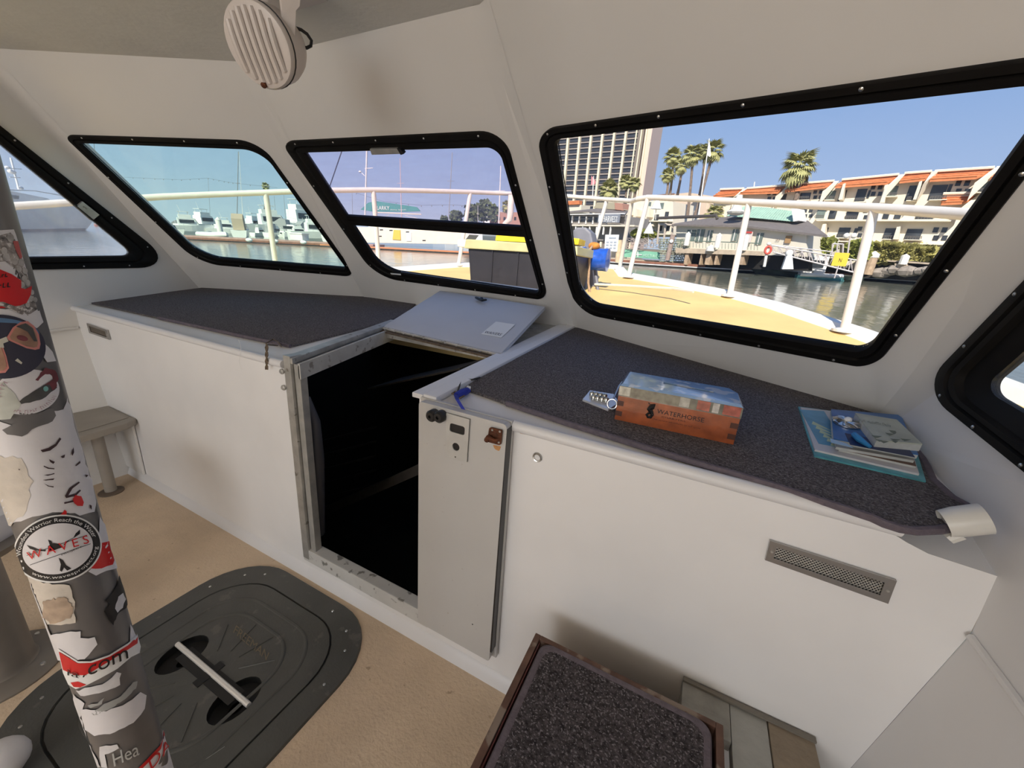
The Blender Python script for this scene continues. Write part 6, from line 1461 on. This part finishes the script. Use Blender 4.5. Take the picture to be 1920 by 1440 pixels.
for k in range(26):
    px = 270 + k*14.5; dd = rr.choice((95, 110, 130)); 
    base = FW(px, 0, dd); p = FW(px, 430, dd); hz = 450.6 + .053*(px-960); yy = hz + 2.3/dd*757
    motorboat(px, yy, 24 + 14*rr.random(), rr.choice((.6, 1.2, 1.9, 2.6)), 'small distant white boat in the crowded rows behind the marina dock', cab=rr.choice(('cabin', 'fly', 'sport')), canvas=rr.choice((None, None, None, GREYC)), group='distant boats in the back rows', dist=None)
# masts in the left marina
MASTM = mat('mast_grey', (.34,.35,.37), .5, .3); MASTW = mat('mast_white', (.78,.76,.74), .4)
def sail_mast(px0, py0, px1, py1, dist, r, label, m, rig=False):
    t = thing('mast', FW(px0, py0, dist), label, 'mast', 'sailing boat masts')
    a, b = FW(px0, py0, dist), FW(px1, py1, dist); MB().tube([a, b], [r, r*.7], 8).build('spar', m, t)
    s = a.lerp(b, .6); MB().tube([s - XW*r*8, s + XW*r*8], r*.4, 5).build('spreader', m, t)
    if rig: MB().tube([b, a + XW*2.2], r*.25, 4).build('stay', m, t); MB().tube([b, a - XW*2.2], r*.25, 4).build('stay', m, t)
sail_mast(444, 425, 447, 284, 75, .13, 'tall grey mast behind the beige canvas boat', MASTM)
sail_mast(455, 402, 448, 286, 74, .07, 'white outrigger pole beside the tall grey mast', MASTW)
sail_mast(395, 420, 390, 334, 80, .05, 'thin mast carrying the string lights left of centre in the teal window', MASTM)
for i, (x, y) in enumerate(((506, 372), (516, 368), (534, 366))): sail_mast(x+3, 430, x-2, y, 90, .07, 'one of three dark thin masts right of the leaning stanchion in the teal window, %s' % ('left', 'middle', 'right')[i], MASTM)
sail_mast(178+10, 420, 176, 268, 60, .09, 'dark mast at the upper left of the teal window', MASTM)
def stringlights(pts, dist, label):
    t = thing('string_lights', FW(*pts[0], dist), label, 'string lights'); P = [FW(*p, dist) for p in pts]; MB().tube(P, .03, 4).build('wire', mat('wire_dark', (.06,.06,.06), .6), t)
    for a, b in zip(P, P[1:]):
        for k in range(3): MB().ball(a.lerp(b, k/3) - ZW*.18, .12, 6, 4).build('bulb', mat('bulb_dull', (.25,.24,.2), .3), t)
stringlights([(230, 332), (290, 335), (340, 337), (390, 334), (420, 340), (445, 344), (520, 352)], 78, 'string lights strung between masts across the teal window')
stringlights([(668, 362), (720, 378), (790, 385), (850, 384), (900, 388)], 78, 'string lights strung between masts across the middle window')
# big yacht seen through the far left window
hz = lambda px: 450.6 + .053*(px-960)
YF = Facade(FZ(-200, 437), FZ(185, 431.5))
t = thing('motor_yacht', FZ(90, 433), 'very large grey-white motor yacht filling the far left side window', 'boat')
def yp(px, py, out=0.0): return YF(px, py) + YF.n*out
MB().prism([yp(-250, 400), yp(60, 386), yp(150, 384), yp(196, 389), yp(178, 410), yp(158, 436), yp(-250, 441)], -YF.n*6).build('hull', mat('yacht_grey', (.50,.52,.52), .3, noise=(.3,.08)), t)
MB().prism([yp(-250, 434, .1), yp(160, 428, .1), yp(156, 437, .1), yp(-250, 442, .1)], -YF.n*.3).build('boot_stripe', mat('boot_navy', (.05,.05,.10), .4), t)
MB().prism([yp(-200, 392), yp(110, 384), yp(90, 372), yp(60, 366), yp(10, 356), yp(-200, 350)], -YF.n*5).build('superstructure', BWH, t)
for a, b in ((-60, -32), (-24, 4), (10, 34)): MB().prism([yp(a, 364, .1), yp(b, 367, .1), yp(b, 373, .1), yp(a, 372, .1)], -YF.n*.2).build('window_band', BGL, t)
MB().tube([yp(36, 358), yp(20, 296)], .12, 8).build('mast', BWH, t)
for q, r in (((14, 314), .3), ((22, 322), .45), ((38, 352), .35)): MB().ball(yp(*q), r, 12, 8, (1, 1, .7)).build('radar_dome', BWH, t, smooth=True)
for a, b in (((10, 315), (40, 317)), ((18, 332), (38, 333))): MB().tube([yp(*a), yp(*b)], .06, 5).build('spreader', BWH, t)
MB().tube([yp(-100, 352, .2), yp(60, 357, .2), yp(112, 366, .2)], .10, 6).build('coach_rail', BWH, t)
motorboat(180, 424, 26, PI-.2, 'small white boat with a red waterline beside the large yacht', cab='cabin', hullm=mat('red_white_hull', (.62,.22,.18), .5), H_=.5, group='boats near the large yacht')
# sailing yacht with green sail cover in the middle window
SD = 66.0
t = thing('sailing_yacht', FW(760, 458, SD), 'cream sailing yacht with a green sail cover moored across the middle window', 'boat')
HULLC = mat('cream_hull', (.80, .68, .58), .35, noise=(1,.04))
MB().prism([FW(*p, SD) for p in ((600, 424), (650, 425), (800, 428), (862, 432), (880, 440), (866, 458), (640, 454), (606, 450))], YW*3.5).build('hull', HULLC, t)
MB().prism([FW(*p, SD) for p in ((690, 426), (700, 414), (760, 413), (800, 417), (820, 428))], YW*2.4).build('cabin', BWH, t)
for x, y, w, h in ((715, 431, 6, 2), (733, 432, 6, 2), (764, 435, 6, 2), (712, 443, 7, 2), (795, 451, 6, 2), (765, 446, 3, 5)): MB().prism([FW(x+a*w/2, y+b*h/2, SD-.03) for a, b in ((-1,-1),(1,-1),(1,1),(-1,1))], YW*.1).build('porthole', BGL, t)
MB().tube([FW(684, 424, SD), FW(688, 275, SD)], .17, 10).build('mast', MASTW, t, smooth=True)
MB().tube([FW(684, 316, SD), FW(699, 315, SD)], .07, 6).build('spreader', MASTW, t)
MB().ball(FW(675, 322, SD), .26, 10, 6, (1.2, 1, .8)).build('radar', MASTW, t); MB().tube([FW(678, 324, SD), FW(684, 330, SD)], .06, 5).build('radar_bracket', MASTW, t)
MB().tube([FW(700, 398, SD), FW(790, 402, SD)], .10, 8).build('boom', HULLC, t)
SAILC = mat('sail_cover_green', (.07, .26, .25), .8, noise=(1, .1))
MB().prism([FW(*p, SD) for p in ((676, 393), (690, 380), (705, 377), (740, 382), (780, 388), (787, 396), (760, 397), (700, 397))], YW*.35).build('sail_cover', SAILC, t, bevel=.04)
text_on('ALARKY', lambda u, v: FW(701+29*u, 393+.5*u - 7*v, SD-.08)).build('cover_lettering', INKW, t, recalc=False)
smudge_on((7, 8), lambda u, v: FW(732+31*u, 394+.5*u - 2.4*v, SD-.08)).build('cover_lettering', INKW, t, recalc=False)
MB().prism([FW(*p, SD-.15) for p in ((738, 431), (750, 431.5), (751, 450), (736, 449))], YW*.12).build('yellow_board', mat('board_yellow', (.80, .50, .10), .6), t)
MB().prism([FW(*p, SD-.12) for p in ((762, 436), (771, 436), (771, 452), (762, 452))], YW*.1).build('white_board', INKW, t)
for a, b in (((700, 405), (740, 420)), ((730, 402), (700, 420)), ((760, 404), (800, 414))): MB().tube([FW(*a, SD), FW(*b, SD)], .04, 5).build('rigging', HULLC, t)
t = thing('marina_dock', FZ(760, 464), 'orange-edged dock in front of the cream sailing yacht', 'dock')
a, b = FZ(600, 462), FZ(905, 478)
MB().par(a + ZW*.15, b-a, YW*1.5, ZW*.2).build('dock_deck', mat('dock_orange', (.62,.25,.12), .8), t); MB().par(a - ZW*.3, b-a, YW*.5, ZW*.46).build('dark_floats', mat('mussel_dark', (.04,.035,.03), .9, noise=(2,.5)), t)
o = MB().tube([FW(642, 280, 30), FW(616, 356, 30)], .05, 6).build('backstay', mat('stay_dark', (.06,.06,.10), .5)); tag(o, 'dark slanting stay wire at the left of the middle window', 'wire')
sail_mast(753, 410, 750, 297, 66, .10, 'pinkish mast rising behind the green sail cover', mat('mast_pinkish', (.60,.46,.48), .5))
sail_mast(841, 415, 848, 286, 70, .10, 'dark based mast left of the rail stanchion in the middle window', MASTM)
sail_mast(935, 425, 939, 311, 60, .11, 'white mast right of the trees in the middle window', MASTW)
sail_mast(661, 405, 660, 360, 80, .06, 'short thin mast at the left of the middle window', MASTM)
sail_mast(896, 425, 896, 385, 80, .05, 'short pale mast before the trees', MASTW)
for i, (px, py, ln, hd, lb) in enumerate(((895, 462, 50, 2.5, 'white boat at the end of the dock left of the deck bin'), (845, 447, 60, .3, 'low white boat behind the bow of the cream yacht'), (930, 452, 60, 1.3, 'white boat behind the cream bow post'))): motorboat(px, py, ln, hd, lb, cab=('cabin', 'fly', 'cabin')[i], group='boats near the cream yacht')
def tree(px, py, w, h, dist, label, m, seed, n=260):
    p = FW(px, py, dist); k_ = dist/757; t = thing('tree', p, label, 'tree', 'trees beyond the marina'); rr = random.Random(seed); mb = MB()
    MB().tube([p, p + ZW*h*k_*.6], .25, 6).build('trunk', PALMT, t)
    for k in range(n):
        a = rr.random()*2*PI; r = math.sqrt(rr.random()); u = rr.uniform(-1, 1)
        c = p + XW*(w/2*k_*r*math.cos(a)*math.sqrt(1-u*u*.7)) + YW*(w/3*k_*r*math.sin(a)) + ZW*(h*k_*(.58 + .42*u)); s_ = w*k_*.07*(.7+rr.random())
        a_ = Vector((rr.uniform(-1,1), rr.uniform(-1,1), rr.uniform(-1,1))).normalized()*s_; b = a_.cross(Vector((rr.uniform(-1,1), rr.uniform(-1,1), rr.uniform(-1,1)))).normalized()*s_
        mb.add([c-a_-b, c+a_-b, c+a_+b, c-a_+b], [(0,1,2,3)])
    mb.build('foliage', m, t, recalc=False)
TR = mat('tree_leaf', (.10, .13, .06), .9, noise=(.5, .4))
for i, a in enumerate(((855, 418, 32, 22, 'low round tree left in the tree line'), (885, 420, 38, 36, 'dense tree behind the rail stanchion in the middle window'), (907, 421, 34, 46, 'tallest tree of the row in the middle window'), (925, 421, 26, 38, 'right-hand tree of the row in the middle window'), (833, 416, 18, 12, 'smallest shrub-like tree at the left end of the row'))):
    tree(a[0], a[1], a[2], a[3], 150, a[4], TR, 70+i)
palm(950, 425, 951, 388, 110, 2.4, 'small palm beside the white mast in the middle window', 'palms in the middle window', 81)
palm(495, 400, 498, 350, 140, 2.6, 'distant palm behind the rail in the teal window', 'palms in the teal window', 82)
BK = Facade(FW(920, 420, 160), FW(980, 420, 160))
t = thing('far_building', FW(945, 425, 160), 'low reddish building behind the trees in the middle window', 'building')
MB().prism([BK(*p) for p in ((918, 398), (975, 398), (985, 430), (918, 428))], -BK.n*8).build('wall', mat('far_red_wall', (.42,.24,.18), .8), t)
for k in range(5): BK.box(926+10*k, 410, 4, 6, front=.1).build('window', WGL, t)
# shoreline behind everything
SH = mat('shore_land', (.20, .17, .13), .9, noise=(.05, .3))
t = thing('shore', W(80, 120, WATER), 'low land and quay behind the right-hand buildings', 'shore')
MB().prism([W(20, 64, WATER+1.2), W(60, 52, WATER+1.2), W(120, 50, WATER+1.2), W(300, 120, WATER+1.2), W(300, 420, WATER+1.2), W(5, 420, WATER+1.2), W(5, 90, WATER+1.2)], -ZW*2.5).build('ground', SH, t)
MB().prism([W(-400, 330, WATER+1.2), W(5, 200, WATER+1.2), W(5, 420, WATER+1.2), W(-400, 420, WATER+1.2)], -ZW*2.5).build('ground', SH, t)
